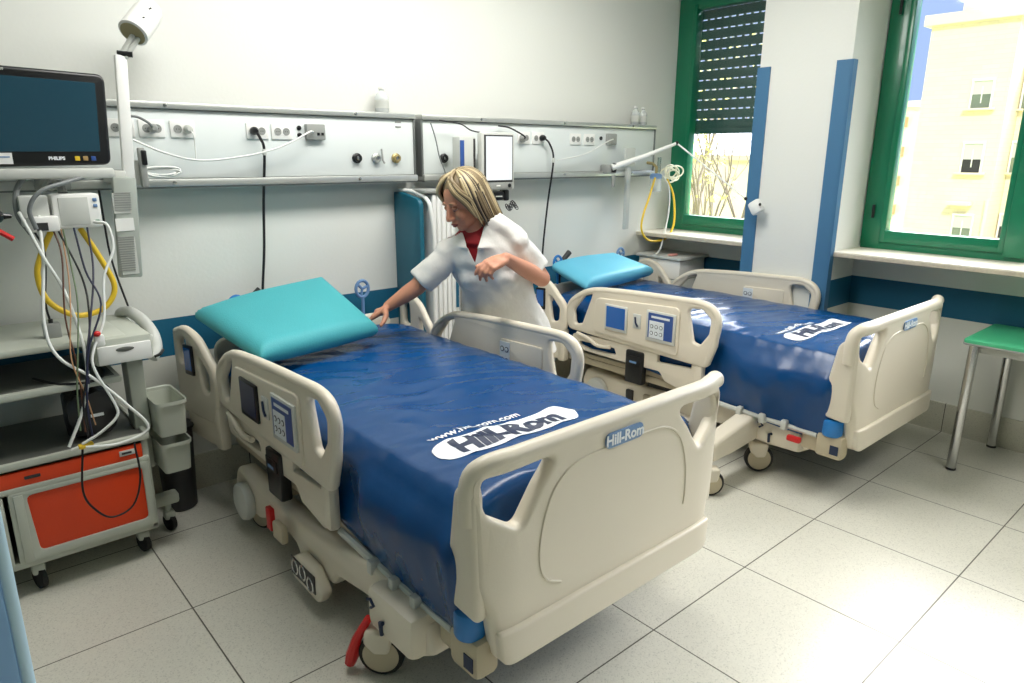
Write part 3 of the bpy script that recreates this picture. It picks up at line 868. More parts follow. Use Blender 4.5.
# ------------------------------------------------------------------ headwall supply units
def socket_plate(parent, x, z, n=2, w=.104, plug=None):
    m = MB(); m.box((x, YF_P - .004, z), (w, .008, .072), None, .003); p = m.build('socket_plate', WHITE, parent)
    for k in range(n):
        cx = x + (k - (n - 1) / 2) * .042
        o = MB(); o.lathe([(.0175, -.001), (.0175, .002), (.0145, .002), (.0140, .0008), (.0, .0008)], GREY, 20, (cx, YF_P - .008, z), (0, -1, 0))
        for d in (-.005, .005): o._bc((cx + d, YF_P - .0088, z), (cx + d, YF_P - .0098, z), .0022, .0003, BLACK, 8)
        o.build('socket', None, p)
    return p
def gas_outlet(parent, x, z, ring, name='gas_outlet'):
    m = MB(); m.lathe([(.026, 0), (.026, .010), (.020, .014), (.020, .024), (.012, .026), (.011, .018)], None, 26, (x, YF_P, z), (0, -1, 0)); o = m.build(name, ring, parent)
    c = MB(); c.lathe([(.0105, .012), (.0105, .020), (.005, .021)], None, 16, (x, YF_P, z), (0, -1, 0)); c.build('outlet_core', CHROME, o)
    return o
YF_P = YB - .085                       # front of the headwall panels
def headwall(x0, x1, label):
    t = thing('headwall_unit', label, 'medical supply panel', (0, 0, 0), 0)
    xm, L = (x0 + x1) / 2, x1 - x0
    m = MB(); m.box((xm, YB - .045, 1.67), (L - .01, .08, .29), None, .003); m.build('front_panel', HEADP, t)
    m = MB(); m.box((xm, YB - .052, 1.832), (L, .104, .028), None, .006); m.build('top_rail', STEEL, t)
    m = MB(); m.box((xm, YB - .058, 1.507), (L, .112, .034), None, .006); m.box((xm, YB - .058, 1.487), (L - .01, .10, .008), HEADD); m.build('bottom_rail', STEEL, t)
    m = MB(); m.box((x0 + .004, YB - .048, 1.667), (.012, .094, .31), None, .002); m.box((x1 - .004, YB - .048, 1.667), (.008, .094, .31), None, .002); m.build('end_plate', HEADD, t)
    n = 3
    for k in range(n):
        s = MB(); xx = x0 + L * (k + .6) / n
        s.lathe([(.008, 0), (.008, .004), (.003, .005)], None, 12, (xx, YB - .104, 1.832), (0, -1, 0)); s.build('screw', CHROME, t)
        s = MB(); s.lathe([(.008, 0), (.008, .004), (.003, .005)], None, 12, (xx, YB - .114, 1.508), (0, -1, 0)); s.build('screw', CHROME, t)
    return t
hw1 = headwall(-2.3, .437, 'long steel-edged wall supply panel behind the nearer bed, clear bottle on top')
hw2 = headwall(.478, 2.56, 'steel-edged wall supply panel behind the nurse and the bed by the windows')
for x in (-1.02, -.90, -.775, -.43, -.31): socket_plate(hw1, x - (.012 if x > -.7 else 0), 1.735, plug=None)
m = MB(); m.box((-.155, YF_P - .014, 1.737), (.10, .03, .075), None, .006); o = m.build('data_box', GREY, hw1)
for d in (0, .022): 
    k = MB(); k.box((-.145 + d, YF_P - .03, 1.728), (.012, .004, .012)); k.build('data_port', BLACK, o)
for zz in (1.755, 1.722):
    k = MB(); k.lathe([(.011, 0), (.011, .006), (.004, .008)], None, 14, (-.232, YF_P, zz), (0, -1, 0)); k.build('black_button', BLACK, hw1)
gas_outlet(hw1, .075, 1.612, BLACK); gas_outlet(hw1, .19, 1.612, STEEL); gas_outlet(hw1, .312, 1.612, mat('brass', (178, 160, 110), .35, metal=.6))
k = MB(); k.tube([(.215, YF_P - .02, 1.66), (.215, YF_P - .03, 1.60), (.222, YF_P - .035, 1.585)], .005, None, 8); k.build('flow_tube', GREY, hw1)
for zz in (1.80, 1.775):
    k = MB(); k.box((.335, YF_P - .001, zz), (.035, .002, .008)); k.build('small_label', GREY, hw1)
for x in (1.245, 1.37, 1.71, 1.845, ): socket_plate(hw2, x, 1.735)
m = MB(); m.box((2.06, YF_P - .014, 1.74), (.09, .03, .075), None, .006); m.build('data_box', GREY, hw2)
k = MB(); k.lathe([(.013, 0), (.013, .006), (.004, .008)], None, 14, (1.965, YF_P, 1.745), (0, -1, 0)); k.build('black_button', BLACK, hw2)
gas_outlet(hw2, .63, 1.612, BLACK)

def bottle(x, y, z, h, r, label):
    m = MB(); m.lathe([(r * .9, 0), (r, .006), (r, h * .62), (r * .8, h * .74), (r * .38, h * .84), (r * .38, h * .93)], None, 22); o = m.build('bottle', MILKY, None, loc=(x, y, z))
    c = MB(); c.lathe([(r * .46, h * .93), (r * .48, h * .95), (r * .46, h), (r * .2, h * 1.01)], None, 18); c.build('cap', WHITE, o)
    l = MB(); l.lathe([(r * 1.015, h * .16), (r * 1.015, h * .5)], None, 22, cap=False); l.build('bottle_label', LGREY, o)
    tag(o, label, 'bottle')
bottle(.262, YB - .05, 1.848, .125, .036, 'clear plastic bottle standing on the supply panel behind the nearer bed')
bottle(2.37, YB - .05, 1.848, .125, .03, 'left of two clear bottles on the supply panel near the window')
bottle(2.455, YB - .05, 1.848, .12, .03, 'right of two clear bottles on the supply panel near the window')

def cable(name, pts, r, m, label, cat='cable', sides=6, smooth=6, closed=False, group=None):
    mb = MB(); c = Vector(pts[0]); mb.tube([Vector(p) - c for p in catmull(pts, smooth, closed)], r, None, sides, closed=closed)
    return tag(mb.build(name, m, None, loc=c, angle=80), label, cat, group)
def plug(pts_c, d, m, parent=None):
    b = MB(); b.lathe([(.013, 0), (.018, .006), (.018, .022), (.010, .034), (.006, .045)], None, 16, pts_c, d); return b
YS = YF_P - .008
for xs, pts, lab in ((-.452, [(-.463, YS - .03, 1.735), (-.445, YS - .035, 1.70), (-.43, 2.06, 1.64), (-.437, 2.10, 1.417), (-.444, 2.13, 1.175), (-.462, 2.15, .966), (-.47, 2.16, .80)], 'black power cable hanging from the supply panel above the teal pillow'),
                     (1.39, [(1.391, YS - .03, 1.737), (1.44, YS - .03, 1.70), (1.465, 2.05, 1.60), (1.472, 2.10, 1.345), (1.468, 2.13, 1.10), (1.47, 2.15, .90)], 'black power cable hanging from the supply panel right of the nurse')):
    o = cable('power_cable', pts, .0065, CABK, lab)
    b = MB(); c = Vector(pts[0]); b.lathe([(.016, -.028), (.019, -.020), (.018, -.004), (.009, .010)], None, 16, (0, 0, 0), (0, -1, 0)); b.build('plug', BLACK, o)
    s = MB(); s.box((pts[2][0] - c.x, pts[2][1] - c.y, pts[2][2] - c.z), (.016, .016, .03), None, .003); s.build('cable_tag', LGREY, o)
cable('network_cable', [(-.985, 2.065, 1.686), (-.876, 2.04, 1.635), (-.736, 2.03, 1.603), (-.558, 2.03, 1.618), (-.414, 2.03, 1.648), (-.30, 2.03, 1.69), (-.205, 2.045, 1.735), (-.175, 2.062, 1.737)], .0045, CABW, 'white cable sagging along the supply panel above the nearer bed')
cable('network_cable', [(1.50, 2.05, 1.60), (1.75, 2.04, 1.64), (1.95, 2.03, 1.72), (2.04, 2.05, 1.74)], .004, CABW, 'thin white cable running up to the grey socket box behind the far bed')
o = cable('coiled_cable', [(-.86 + .055 * math.cos(t * 1.0) * (1.3 + .15 * math.sin(t * 3)) - .04, 2.05 - .035 + .006 * math.sin(t * 2.3), 1.556 + .018 * math.sin(t) + .006 * math.sin(t * .33)) for t in [i * .6 for i in range(52)]], .004, CABW, 'bundle of white cable coiled on the lower rail beside the lamp arm', smooth=3)
o = cable('power_cable', [(-.90, YS - .03, 1.735), (-.93, YS - .05, 1.76), (-.97, YS - .04, 1.78), (-1.03, 2.05, 1.775)], .006, CABG, 'short grey cable plugged in beside the lamp arm')
b = MB(); b.lathe([(.016, -.028), (.019, -.020), (.018, -.004), (.009, .010)], None, 16, (0, 0, 0), (0, -1, 0)); b.build('plug', GREY, o)
o = cable('power_cable', [(-.757, YS - .028, 1.735), (-.745, YS - .04, 1.71), (-.74, YS - .03, 1.66), (-.742, YS - .03, 1.61)], .003, CABW, 'thin white lead hanging from a grey plug in the second socket plate')
b = MB(); b.lathe([(.016, -.022), (.019, -.016), (.018, -.004), (.009, .010)], None, 16, (0, 0, 0), (0, -1, 0)); b.build('plug', LGREY, o)
o = cable('power_cable', [(1.22, YS - .03, 1.725), (1.20, YS - .05, 1.745), (1.10, YS - .03, 1.79), (1.02, YS - .02, 1.80)], .005, CABK, 'black cable from the socket right of the wall tablet')
b = MB(); b.lathe([(.016, -.028), (.019, -.020), (.018, -.004), (.009, .010)], None, 16, (0, 0, 0), (0, -1, 0)); b.build('plug', GREY, o)
cable('power_cable', [(.50, 2.03, 1.80), (.53, 2.03, 1.72), (.555, 2.03, 1.62), (.59, 2.03, 1.54), (.60, 2.04, 1.50)], .004, CABG, 'grey cable curving down the left end of the far supply panel')
cable('power_cable', [(.56, 2.03, 1.815), (.70, 2.025, 1.80), (.78, 2.02, 1.765), (.90, 2.0, 1.75)], .004, CABK, 'thin black cable running to the top of the wall tablet')

# ------------------------------------------------------------------ wall tablet by the far bed
t = thing('wall_tablet', 'grey framed wall tablet with a white screen right of the nurse', 'monitor', (.88, 1.95, 1.60), 0)
m = MB(); m.box((.02, 0, -.005), (.255, .045, .325), None, .016); m.build('housing', LGREY, t)
m = MB(); m.box((.02, -.0235, .01), (.215, .004, .265), None, .001); m.build('bezel', DARK, t)
m = MB(); m.box((.022, -.0265, .012), (.195, .003, .245)); m.build('screen', emis('tablet_glow', (240, 246, 246), .82), t, smooth=False)
m = MB(); m.box((.02, -.024, -.142), (.21, .004, .038), None, .001); m.build('lower_strip', GREY, t)
m = MB(); m.lathe([(.011, 0), (.011, .005), (.004, .006)], None, 16, (.10, -.026, -.142), (0, -1, 0)); m.build('power_button', BLACK, t)
m = MB(); m.box((.015, -.0265, -.142), (.03, .003, .008)); m.build('front_label', WHITE, t)
m = MB(); m.box((.02, .075, 0), (.08, .11, .08), None, .008); m.build('wall_mount', GREY, t)
t = thing('gas_analyser', 'slim grey device with a blue side stripe hung left of the wall tablet', 'medical device', (.69, 1.98, 1.625), 0)
m = MB(); m.box((0, 0, 0), (.12, .07, .21), None, .01); m.build('housing', LGREY, t)
m = MB(); m.box((-.042, -.037, .0), (.028, .004, .17), None, .001); m.build('side_stripe', KEYB, t)
m = MB(); m.box((.045, -.037, .01), (.012, .005, .17), None, .001); m.build('seam', DARK, t)
m = MB(); m.box((0, .045, 0), (.04, .04, .05)); m.build('hanger', GREY, t)
t = thing('scanner', 'black handheld scanner in a holder below the wall tablet', 'scanner', (.93, 1.97, 1.395), 0)
m = MB(); m.box((0, 0, 0), (.12, .045, .05), None, .014); m.box((.05, 0, .005), (.035, .06, .065), None, .01); m.build('housing', BLACK, t)
m = MB(); m.box((-.01, -.0235, 0), (.05, .002, .007)); m.build('front_label', LGREY, t)
m = MB(); m.box((.02, .09, .02), (.03, .17, .02)); m.tube([(.03, 0, .02), (.03, 0, .085)], .004, None, 6); m.build('holder', GREY, t)
cable('coiled_cable', [(1.0 + .004 * i * .35 + .012 * math.cos(i * .9), 1.97 + .010 * math.sin(i * .9), 1.335 - .016 * math.sin(i * .13) + .014 * math.sin(i * .9)) for i in range(60)], .0028, CABK, 'black spiral cable below the handheld scanner', smooth=2, sides=5)

# ------------------------------------------------------------------ patient monitor, its arm and the module below
t = thing('patient_monitor', 'wide black framed patient monitor switched off, at the left edge', 'monitor', (-1.345, 1.80, 1.75), 0)
RZ = Matrix.Rotation(.06, 4, 'Z')
t.rotation_euler = (0, 0, .0)
m = MB(); m.mesh(plate_mesh(rpoly([(-.30, -.168, .03), (.205, -.160, .03), (.222, .162, .03), (-.28, .175, .03)], 5), (), .05, .012, 2), AX['xz']); m.build('bezel', BLACK, t)
SCR = mat('screen_glass', (24, 66, 84), .22, coat=.9)
m = MB(); m.mesh(plate_mesh(rpoly([(-.27, -.115, .004), (.172, -.112, .004), (.186, .130, .004), (-.25, .142, .004)], 2), (), .004, .0005, 0), Matrix.Translation((0, -.0255, 0)) @ AX['xz']); m.build('screen', SCR, t)
m = MB(); m.mesh(text_mesh('PHILIPS', .016, .0004, .0008), Matrix.Translation((.03, -.0265, -.137)) @ AX['xz']); m.build('maker_lettering', WHITEINK, t, smooth=False)
m = MB(); m.mesh(text_mesh('IntelliVue MP50', .011, .0003, .0003), Matrix.Translation((-.12, -.0265, .158)) @ AX['xz']); m.build('model_lettering', LGREY, t, smooth=False)
for k, mm in enumerate((YELLOW, mat('tan_key', (170, 140, 90), .4), KEYB)):
    b = MB(); b.box((.095 + k * .026, -.0265, -.137), (.016, .003, .016), None, .002); b.build('front_key', mm, t)
b = MB(); b.box((-.14, -.0265, -.137), (.075, .003, .038)); o = b.build('paper_sticker', WHITE, t)
b = MB(); b.box((-.14, -.0285, -.132), (.06, .001, .004)); b.build('printed_line', LOGOBLUE, o, smooth=False)
m = MB(); m.box((.0, .075, .0), (.44, .10, .26), None, .03); m.build('rear_housing', LGREY, t)
m = MB(); m.box((-.02, .03, -.19), (.46, .13, .038), None, .01); m.build('module_tray', LGREY, t)
m = MB(); m.tube(catmull([(.0, .05, -.19), (-.02, .09, -.24), (.05, .2, -.22), (.05, .28, -.22)], 4), .02, None, 10); m.box((.05, .27, -.23), (.12, .04, .06), None, .008); m.build('support_arm', GREY, t)

t = thing('monitor_module', 'white sensor module with tangled cables under the black monitor', 'medical device', (-1.325, 1.80, 1.425), 0)
m = MB(); m.box((.045, 0, 0), (.155, .10, .125), None, .01); m.build('housing', WHITE, t)
m = MB(); m.box((.035, -.051, .0), (.095, .003, .10), None, .001); m.build('front_grille', LGREY, t)
for k, zz in enumerate((.04, .018, -.04)):
    b = MB(); b.box((.105, -.0515, zz), (.014, .004, .012), None, .002); b.build('module_key', LOGOBLUE if k < 2 else GREEN, t)
m = MB(); m.box((-.085, .0, .005), (.09, .09, .11), None, .008); m.build('side_module', LGREY, t)
m = MB(); m.box((-.07, -.045, -.04), (.10, .06, .055), None, .008); m.box((-.075, -.076, -.048), (.035, .004, .028), DARK); m.build('connector_block', WHITE, t)
m = MB(); m.tube(catmull([(.02, .02, .06), (.02, .06, .09), (.02, .2, .09), (.02, .3, .07)], 4), .016, None, 10); m.build('support_arm', GREY, t)

cable('grey_hose', [(-1.20, 1.80, 1.555), (-1.30, 1.75, 1.53), (-1.39, 1.72, 1.50), (-1.43, 1.72, 1.44), (-1.42, 1.72, 1.37)], .008, CABG, 'thick grey cable looping around the sensor module', 'hose', 8)
cable('grey_hose', [(-1.42, 1.82, 1.545), (-1.45, 1.80, 1.50), (-1.46, 1.78, 1.42), (-1.43, 1.78, 1.35)], .010, CABG, 'thick grey cable down the left side of the sensor module', 'hose', 8)

A = [(-1.46, 1.74, 1.43), (-1.452, 1.72, 1.399), (-1.417, 1.69, 1.274), (-1.374, 1.66, 1.146), (-1.353, 1.60, .963), (-1.361, 1.57, .835), (-1.398, 1.56, .714), (-1.454, 1.555, .60)]
Bc = [(-1.404, 1.74, 1.417), (-1.418, 1.70, 1.259), (-1.454, 1.64, 1.05), (-1.437, 1.59, .931), (-1.341, 1.56, .836), (-1.255, 1.54, .723), (-1.193, 1.53, .614), (-1.293, 1.54, .575), (-1.403, 1.555, .585)]
Cc = [(-1.235, 1.74, 1.385), (-1.195, 1.72, 1.37), (-1.192, 1.70, 1.282), (-1.242, 1.67, 1.182), (-1.271, 1.62, 1.039), (-1.328, 1.58, .932), (-1.335, 1.56, .867), (-1.291, 1.545, .734), (-1.291, 1.54, .682), (-1.348, 1.545, .633), (-1.411, 1.56, .598)]
LW = 'white patient cable below the sensor module, '
cable('patient_cable', A, .0058, CABW, LW + 'leftmost of the three long loops')
cable('patient_cable', Bc, .0058, CABW, LW + 'swinging furthest right over the orange drawer')
cable('patient_cable', Cc, .0055, CABW, LW + 'starting at its right side')
K = [('thin black cable dropping from the module into the grey adapter', [(-1.426, 1.76, 1.37), (-1.401, 1.77, 1.277), (-1.42, 1.80, 1.095), (-1.415, 1.81, 1.02)], CABK, .005),
 ('brown-black lead left of centre in the tangle below the module', [(-1.366, 1.75, 1.365), (-1.361, 1.69, 1.271), (-1.391, 1.62, 1.06), (-1.385, 1.57, .869), (-1.396, 1.555, .643)], mat('brown_cable', (92, 56, 40), .5), .004),
 ('dark lead curving right then down in the tangle below the module', [(-1.351, 1.75, 1.361), (-1.307, 1.70, 1.187), (-1.314, 1.63, 1.061), (-1.349, 1.57, .896), (-1.388, 1.555, .75), (-1.389, 1.56, .603)], CABK, .0045),
 ('blue-black lead in the middle of the tangle below the module', [(-1.30, 1.75, 1.365), (-1.294, 1.69, 1.212), (-1.271, 1.63, 1.093), (-1.344, 1.57, .938), (-1.376, 1.555, .747), (-1.375, 1.56, .606)], mat('blue_cable', (34, 38, 66), .45), .0045),
 ('dark violet lead at the right of the tangle below the module', [(-1.255, 1.76, 1.37), (-1.267, 1.70, 1.21), (-1.313, 1.62, 1.048), (-1.352, 1.57, .915), (-1.36, 1.56, .82)], mat('violet_cable', (66, 64, 84), .45), .0045),
 ('grey-green lead straight down the tangle below the module', [(-1.335, 1.75, 1.362), (-1.335, 1.70, 1.22), (-1.345, 1.63, 1.10), (-1.378, 1.575, .93), (-1.40, 1.56, .80), (-1.41, 1.56, .65)], mat('green_cable', (110, 128, 96), .5), .0035),
 ('tan lead swaying beside the straight green one below the module', [(-1.34, 1.755, 1.362), (-1.35, 1.69, 1.20), (-1.372, 1.62, 1.08), (-1.40, 1.572, .92), (-1.375, 1.56, .78), (-1.36, 1.56, .66)], mat('tan_cable', (196, 150, 110), .5), .003),
 ('black lead reaching down onto the cart top right of the tangle', [(-1.136, 2.09, 1.504), (-1.133, 2.09, 1.443), (-1.13, 2.07, 1.208), (-1.10, 2.03, 1.0), (-1.10, 2.0, .972)], CABK, .0055)]
for lab, pts, mm, r in K: cable('sensor_lead', pts, r * .78, mm, lab, 'cable')
cable('corrugated_hose', [(-1.361, 1.78, 1.368), (-1.412, 1.78, 1.27), (-1.433, 1.78, 1.195), (-1.414, 1.78, 1.10), (-1.333, 1.78, 1.034), (-1.237, 1.78, 1.048), (-1.189, 1.78, 1.125), (-1.222, 1.78, 1.238), (-1.275, 1.78, 1.36)], .0105, YELLOW, 'thick yellow hose looping below the sensor module beside the monitor', 'hose', 8)
cable('sensor_lead', [(-1.41, 1.585, .57), (-1.431, 1.58, .404), (-1.40, 1.58, .317), (-1.348, 1.58, .269), (-1.273, 1.58, .294), (-1.235, 1.58, .403), (-1.238, 1.585, .55)], .004, CABK, 'black lead hanging in a loop over the orange cart door')
t = thing('cable_connector', 'yellow cable connector lying on the edge of the orange drawer', 'connector', (-1.40, 1.565, .588), .1)
m = MB(); m.box((0, 0, 0), (.05, .022, .018), None, .005); m.build('housing', YELLOW, t)
m = MB(); m.cyl((-.025, 0, 0), (-.05, 0, -.004), .006, None, 10); m.build('strain_relief', LGREY, t)
t = thing('finger_sensor', 'white finger sensor with a red tip beside the cart drawer', 'medical sensor', (-1.30, 1.60, .965), 0)
m = MB(); m.box((0, 0, 0), (.035, .025, .045), None, .008); m.build('clip', WHITE, t)
m = MB(); m.ell((-.006, -.008, .028), (.014, .012, .011)); m.build('tip', RED, t)
t = thing('power_adapter', 'grey power adapter standing on the cart top', 'adapter', (-1.415, 1.80, .955), 0)
m = MB(); m.box((0, 0, .030), (.055, .05, .056), None, .005); m.build('housing', GREY, t)
m = MB(); m.cyl((0, 0, .056), (0, 0, .072), .008, None, 10); m.build('strain_relief', CABK, t)
t = thing('resuscitation_bulb', 'black rubber bulb with a red tube at the left edge', 'medical device', (-1.53, 1.5, 1.425), 0)
m = MB(); m.ell((-.05, 0, .012), (.055, .032, .030)); m.tube([(-.005, 0, .012), (.022, 0, .010)], [.012, .006], None, 10); m.build('bulb', BLACK, t)
m = MB(); m.tube([(-.04, -.01, -.018), (.015, -.01, -.062)], .0085, None, 8); m.build('tube', RED, t)

# ------------------------------------------------------------------ instrument cart at the left
X0c, X1c, Y0c, Y1c = -2.02, -1.175, 1.66, 2.14
t = thing('instrument_cart', 'grey cart with an orange door below the black monitor', 'cart', (0, 0, 0), 0)
def part(name, m, c, d, par, bev=.004, rot=None):
    b = MB(); b.box(c, d, None, bev, rot=rot); return b.build(name, m, par)
xm, ym, L, D = (X0c + X1c) / 2, (Y0c + Y1c) / 2, X1c - X0c, Y1c - Y0c
part('side_panel', CARTM, (X1c - .012, ym, .33), (.024, D, .40), t)
part('side_panel', CARTM, (X0c + .012, ym, .33), (.024, D, .40), t)
part('rear_panel', CARTM, (xm, Y1c - .01, .33), (L, .02, .40), t)
part('base_board', CARTM, (xm, ym, .14), (L, D, .03), t, .006)
part('worktop', CARTD, (xm, ym + .0, .535), (L - .01, D - .01, .012), t, .002)
rim = MB(); rim.box((xm, Y0c - .004, .538), (L + .012, .022, .028), None, .006); rim.box((X1c + .0, ym, .538), (.02, D, .028), None, .006); rim.build('edge_rim', CARTM, t)
dr = part('drawer', ORANGE, (xm + .0, Y0c + .0, .483), (L - .05, .016, .058), t, .004)
part('drawer_label', LGREY, (X1c - .08, Y0c - .010, .488), (.055, .004, .022), dr, .001)
part('drawer_label', DARK, (X1c - .082, Y0c - .0125, .488), (.035, .002, .008), dr, 0)
part('drawer_handle', DARK, (-1.57, Y0c - .010, .485), (.05, .006, .012), dr, .002)
part('crossbar', CARTM, (xm, Y0c, .444), (L - .01, .02, .022), t, .003)
dd = MB(); ow = rpoly([(-1.655, .15, .01), (X1c - .01, .15, .01), (X1c - .01, .435, .01), (-1.655, .435, .01)], 3); iw = rpoly([(-1.585, .185, .02), (X1c - .035, .185, .02), (X1c - .035, .415, .02), (-1.60, .415, .02)], 3)
dd.mesh(plate_mesh(ow, [iw], .022, .004, 1), Matrix.Translation((0, Y0c, 0)) @ AX['xz']); door = dd.build('door', CARTM, t)
dd = MB(); dd.mesh(plate_mesh([(p[0] , p[1]) for p in rpoly([(-1.59, .18, .02), (X1c - .03, .18, .02), (X1c - .03, .42, .02), (-1.605, .42, .02)], 3)], (), .012, .002, 1), Matrix.Translation((0, Y0c + .003, 0)) @ AX['xz']); o = dd.build('door_panel', ORANGE, door); o['label'] = 'orange door panel'
part('hinge_post', CARTM, (-1.625, Y0c - .013, .29), (.03, .006, .27), door, .002)
dd = MB(); dd.box((-1.84, Y0c, .29), (.34, .018, .28), None, .004); dd.build('door', CARTM, t)
# uprights and shelves
for xx in (X1c + .01, X0c + .05): part('upright', CARTM, (xx, Y0c + .13, .70), (.06, .10, .34), t, .006)
part('shelf', CARTM, (xm - .03, ym, .785), (L - .05, D - .02, .026), t, .008)
o = part('shelf_liner', CARTD, (xm - .03, ym + .01, .7995), (L - .09, D - .06, .003), t, .001)
part('top_shelf', CARTM, (xm - .02, ym + .01, .945), (L + .0, D, .026), t, .008)
dw = part('side_drawer_box', CARTM, (-1.215, ym - .03, .905), (.20, D - .02, .10), t, .008)
part('drawer_front', WHITE, (-1.215, Y0c - .028, .895), (.185, .012, .072), dw, .004)
sc = MB(); sc.ell((-1.215, Y0c - .0345, .912), (.032, .003, .009)); sc.build('finger_pull', CARTD, dw)
sc = MB(); sc.tube(catmull([(-1.13, 2.08, .93), (-1.12, 2.06, .965), (-1.10, 1.98, .975), (-1.085, 1.85, .955), (-1.08, 1.76, .92), (-1.085, 1.72, .87), (-1.11, 1.70, .84)], 6), .024, None, 12); sc.box((-1.10, 1.86, .88), (.03, .28, .10), None, .012); sc.build('push_handle', LGREY, t)
sc = MB(); sc.tube([(-1.12, 1.60, .87), (-1.10, 1.61, .872), (-1.075, 1.66, .875)], .006, None, 6); sc.build('latch', BLACK, t)
# wire-frame bins on the right side
def bin_part(z0, z1, nm):
    b = MB()
    ro = rpoly([(-1.135, 1.62, .02), (-1.02, 1.62, .03), (-1.02, 1.86, .03), (-1.135, 1.86, .02)], 4)
    rings = []
    for sx, z in ((.86, z0 + .008), (.9, z0), (1.0, z1), (1.06, z1 + .004), (1.06, z1 - .012), (.98, z1 - .014), (.86, z0 + .012)):
        rings.append([Vector((-1.078 + (p[0] + 1.078) * sx, 1.74 + (p[1] - 1.74) * sx, z)) for p in ro])
    b.loft(rings); return b.build(nm, CARTM, t)
bin_part(.52, .665, 'side_bin'); bin_part(.36, .49, 'side_bin')
part('bin_bracket', CARTM, (-1.15, 1.80, .50), (.03, .06, .30), t, .003)
part('outrigger_leg', CARTM, (-1.11, 1.85, .155), (.13, .06, .05), t, .012)
def small_caster(par, x, y, r=.04):
    c = thing_part('caster', par); c.location = (x, y, 0)
    k = MB(); k.lathe([(r * .6, -.014), (r, -.010), (r, .010), (r * .6, .014)], None, 22, (0, 0, r), (1, .3, 0)); k.build('wheel', RUBBER, c)
    k = MB(); k.box((0, .0, r * 1.9), (.045, .05, r * 1.0), None, .01); k.cyl((0, 0, r * 2.2), (0, 0, .135), .013, None, 12); k.build('fork', CARTM, c)
small_caster(t, -1.60, 1.72, .045); small_caster(t, -1.225, 1.74); small_caster(t, -1.09, 1.85); small_caster(t, -1.65, 2.07); small_caster(t, -1.25, 2.07)
# things on the cart
def crumpled(name, label, cat, c, d, m, seed, amp=.25):
    b = MB(); b.ell((0, 0, 0), (d[0] / 2, d[1] / 2, d[2] / 2), None, None, 26, 18)
    for v in b.bm.verts:
        q = v.co.copy(); n = noise.noise(Vector((q.x / d[0] * 4, q.y / d[1] * 4, q.z / d[2] * 3 + seed))); k = 1 + amp * n
        f = 1.25 if abs(q.z) < d[2] * .35 else 1.1
        v.co = Vector((max(-d[0] / 2, min(d[0] / 2, q.x * f * k)), max(-d[1] / 2, min(d[1] / 2, q.y * f * k)), max(-d[2] / 2, min(d[2] / 2, q.z * f * k))))
    o = b.build(name, m, None, loc=c); return tag(o, label, cat)
BAGM = mat('black_bag_fabric', (22, 22, 26), .4, bump=.5, bscale=12, coat=.2)
bg_ = crumpled('cuff_bag', 'black fabric bag with white print on the cart worktop behind the cables', 'bag', (-1.335, 1.80, .645), (.17, .16, .20), BAGM, 2)
k = MB(); k.box((.01, -.083, .0), (.045, .003, .012)); k.build('white_print', WHITEINK, bg_, smooth=False)
cable('power_cable', [(-1.50, 1.80, .81), (-1.44, 1.70, .802), (-1.36, 1.655, .80), (-1.30, 1.68, .802), (-1.27, 1.78, .806), (-1.30, 1.90, .806)], .005, CABK, 'black cable lying in a curve on the upper cart shelf')

# ------------------------------------------------------------------ bed lamps
t = thing('examination_lamp', 'white cylindrical examination lamp on an upright arm beside the black monitor', 'lamp', (-1.015, 1.95, 1.555), 0)
m = MB(); m.box((0, .07, .0), (.05, .10, .10), None, .008); m.build('rail_clamp', LGREY, t)
m = MB(); m.box((-.02, 0, .20), (.044, .03, .50), None, .008, rot=Matrix.Rotation(.06, 4, 'Y')); m.build('lower_arm', WHITE, t)
m = MB(); m.box((.025, -.0, .02), (.026, .03, .16), None, .006); m.box((.03, -.01, .06), (.02, .03, .06), BLACK, .005); m.build('arm_joint', GREY, t)
m = MB(); m.tube([(-.005, 0, .44), (.06, -.01, .54)], .012, None, 10); m.tube([(.012, -.01, .44), (.075, -.02, .53)], .009, None, 10); m.build('neck', LGREY, t)
m = MB(); m.tube([(-.015, .0, .455), (.035, -.02, .452)], .011, None, 10); m.build('joint_knob', BLACK, t)
hd = Vector((.60, .42, .68)).normalized(); ho = Vector((.045, -.02, .53))
m = MB(); m.lathe([(.050, 0), (.056, .004), (.056, .02), (.054, .12), (.045, .16), (.02, .17)], None, 30, ho, hd); m.lathe([(.049, .002), (.03, .05), (.005, .055)], None, 24, ho, hd, cap=False); o = m.build('lamp_shade', WHITE, t)
m = MB(); m.lathe([(.047, -.001), (.03, -.0005), (.002, -.0002)], None, 24, ho, hd); m.build('reflector', mat('reflector_beige', (150, 140, 104), .4, metal=.3), o)
for a in (.06, .12):
    k = MB(); k.box(ho + hd * a + Vector((-.005, -.052, .012)), (.03, .006, .006), None, .001, rot=Matrix.Rotation(-.6, 4, 'Y')); k.build('vent_slot', DARK, o)
t = thing('tubing_holder', 'clear ribbed plastic holder hanging below the lamp arm beside the monitor', 'holder', (-1.09, 1.90, 1.54), 0)
RIB = mat('ribbed_clear', (178, 184, 176), .3, alpha=.85)
m = MB(); m.box((0, 0, -.20), (.086, .035, .40), None, .008, rot=Matrix.Rotation(.06, 4, 'Y')); m.build('body', RIB, t)
for z0, z1 in ((-.06, -.14), (-.235, -.385)):
    k = MB()
    n = int((z0 - z1) / .0095)
    for i in range(n):
        z = z0 - i * .0095; k.box((-.001 - (z + .2) * -.06 - .012, -.020, z), (.06, .006, .0032))
    k.box((-.012 , -.0185, (z0 + z1) / 2), (.062, .003, z0 - z1), LGREY)
    k.build('ribbed_insert', GREY, t)
m = MB(); m.box((-.01, -.0185, -.185), (.066, .003, .05)); m.build('white_band', WHITE, t)
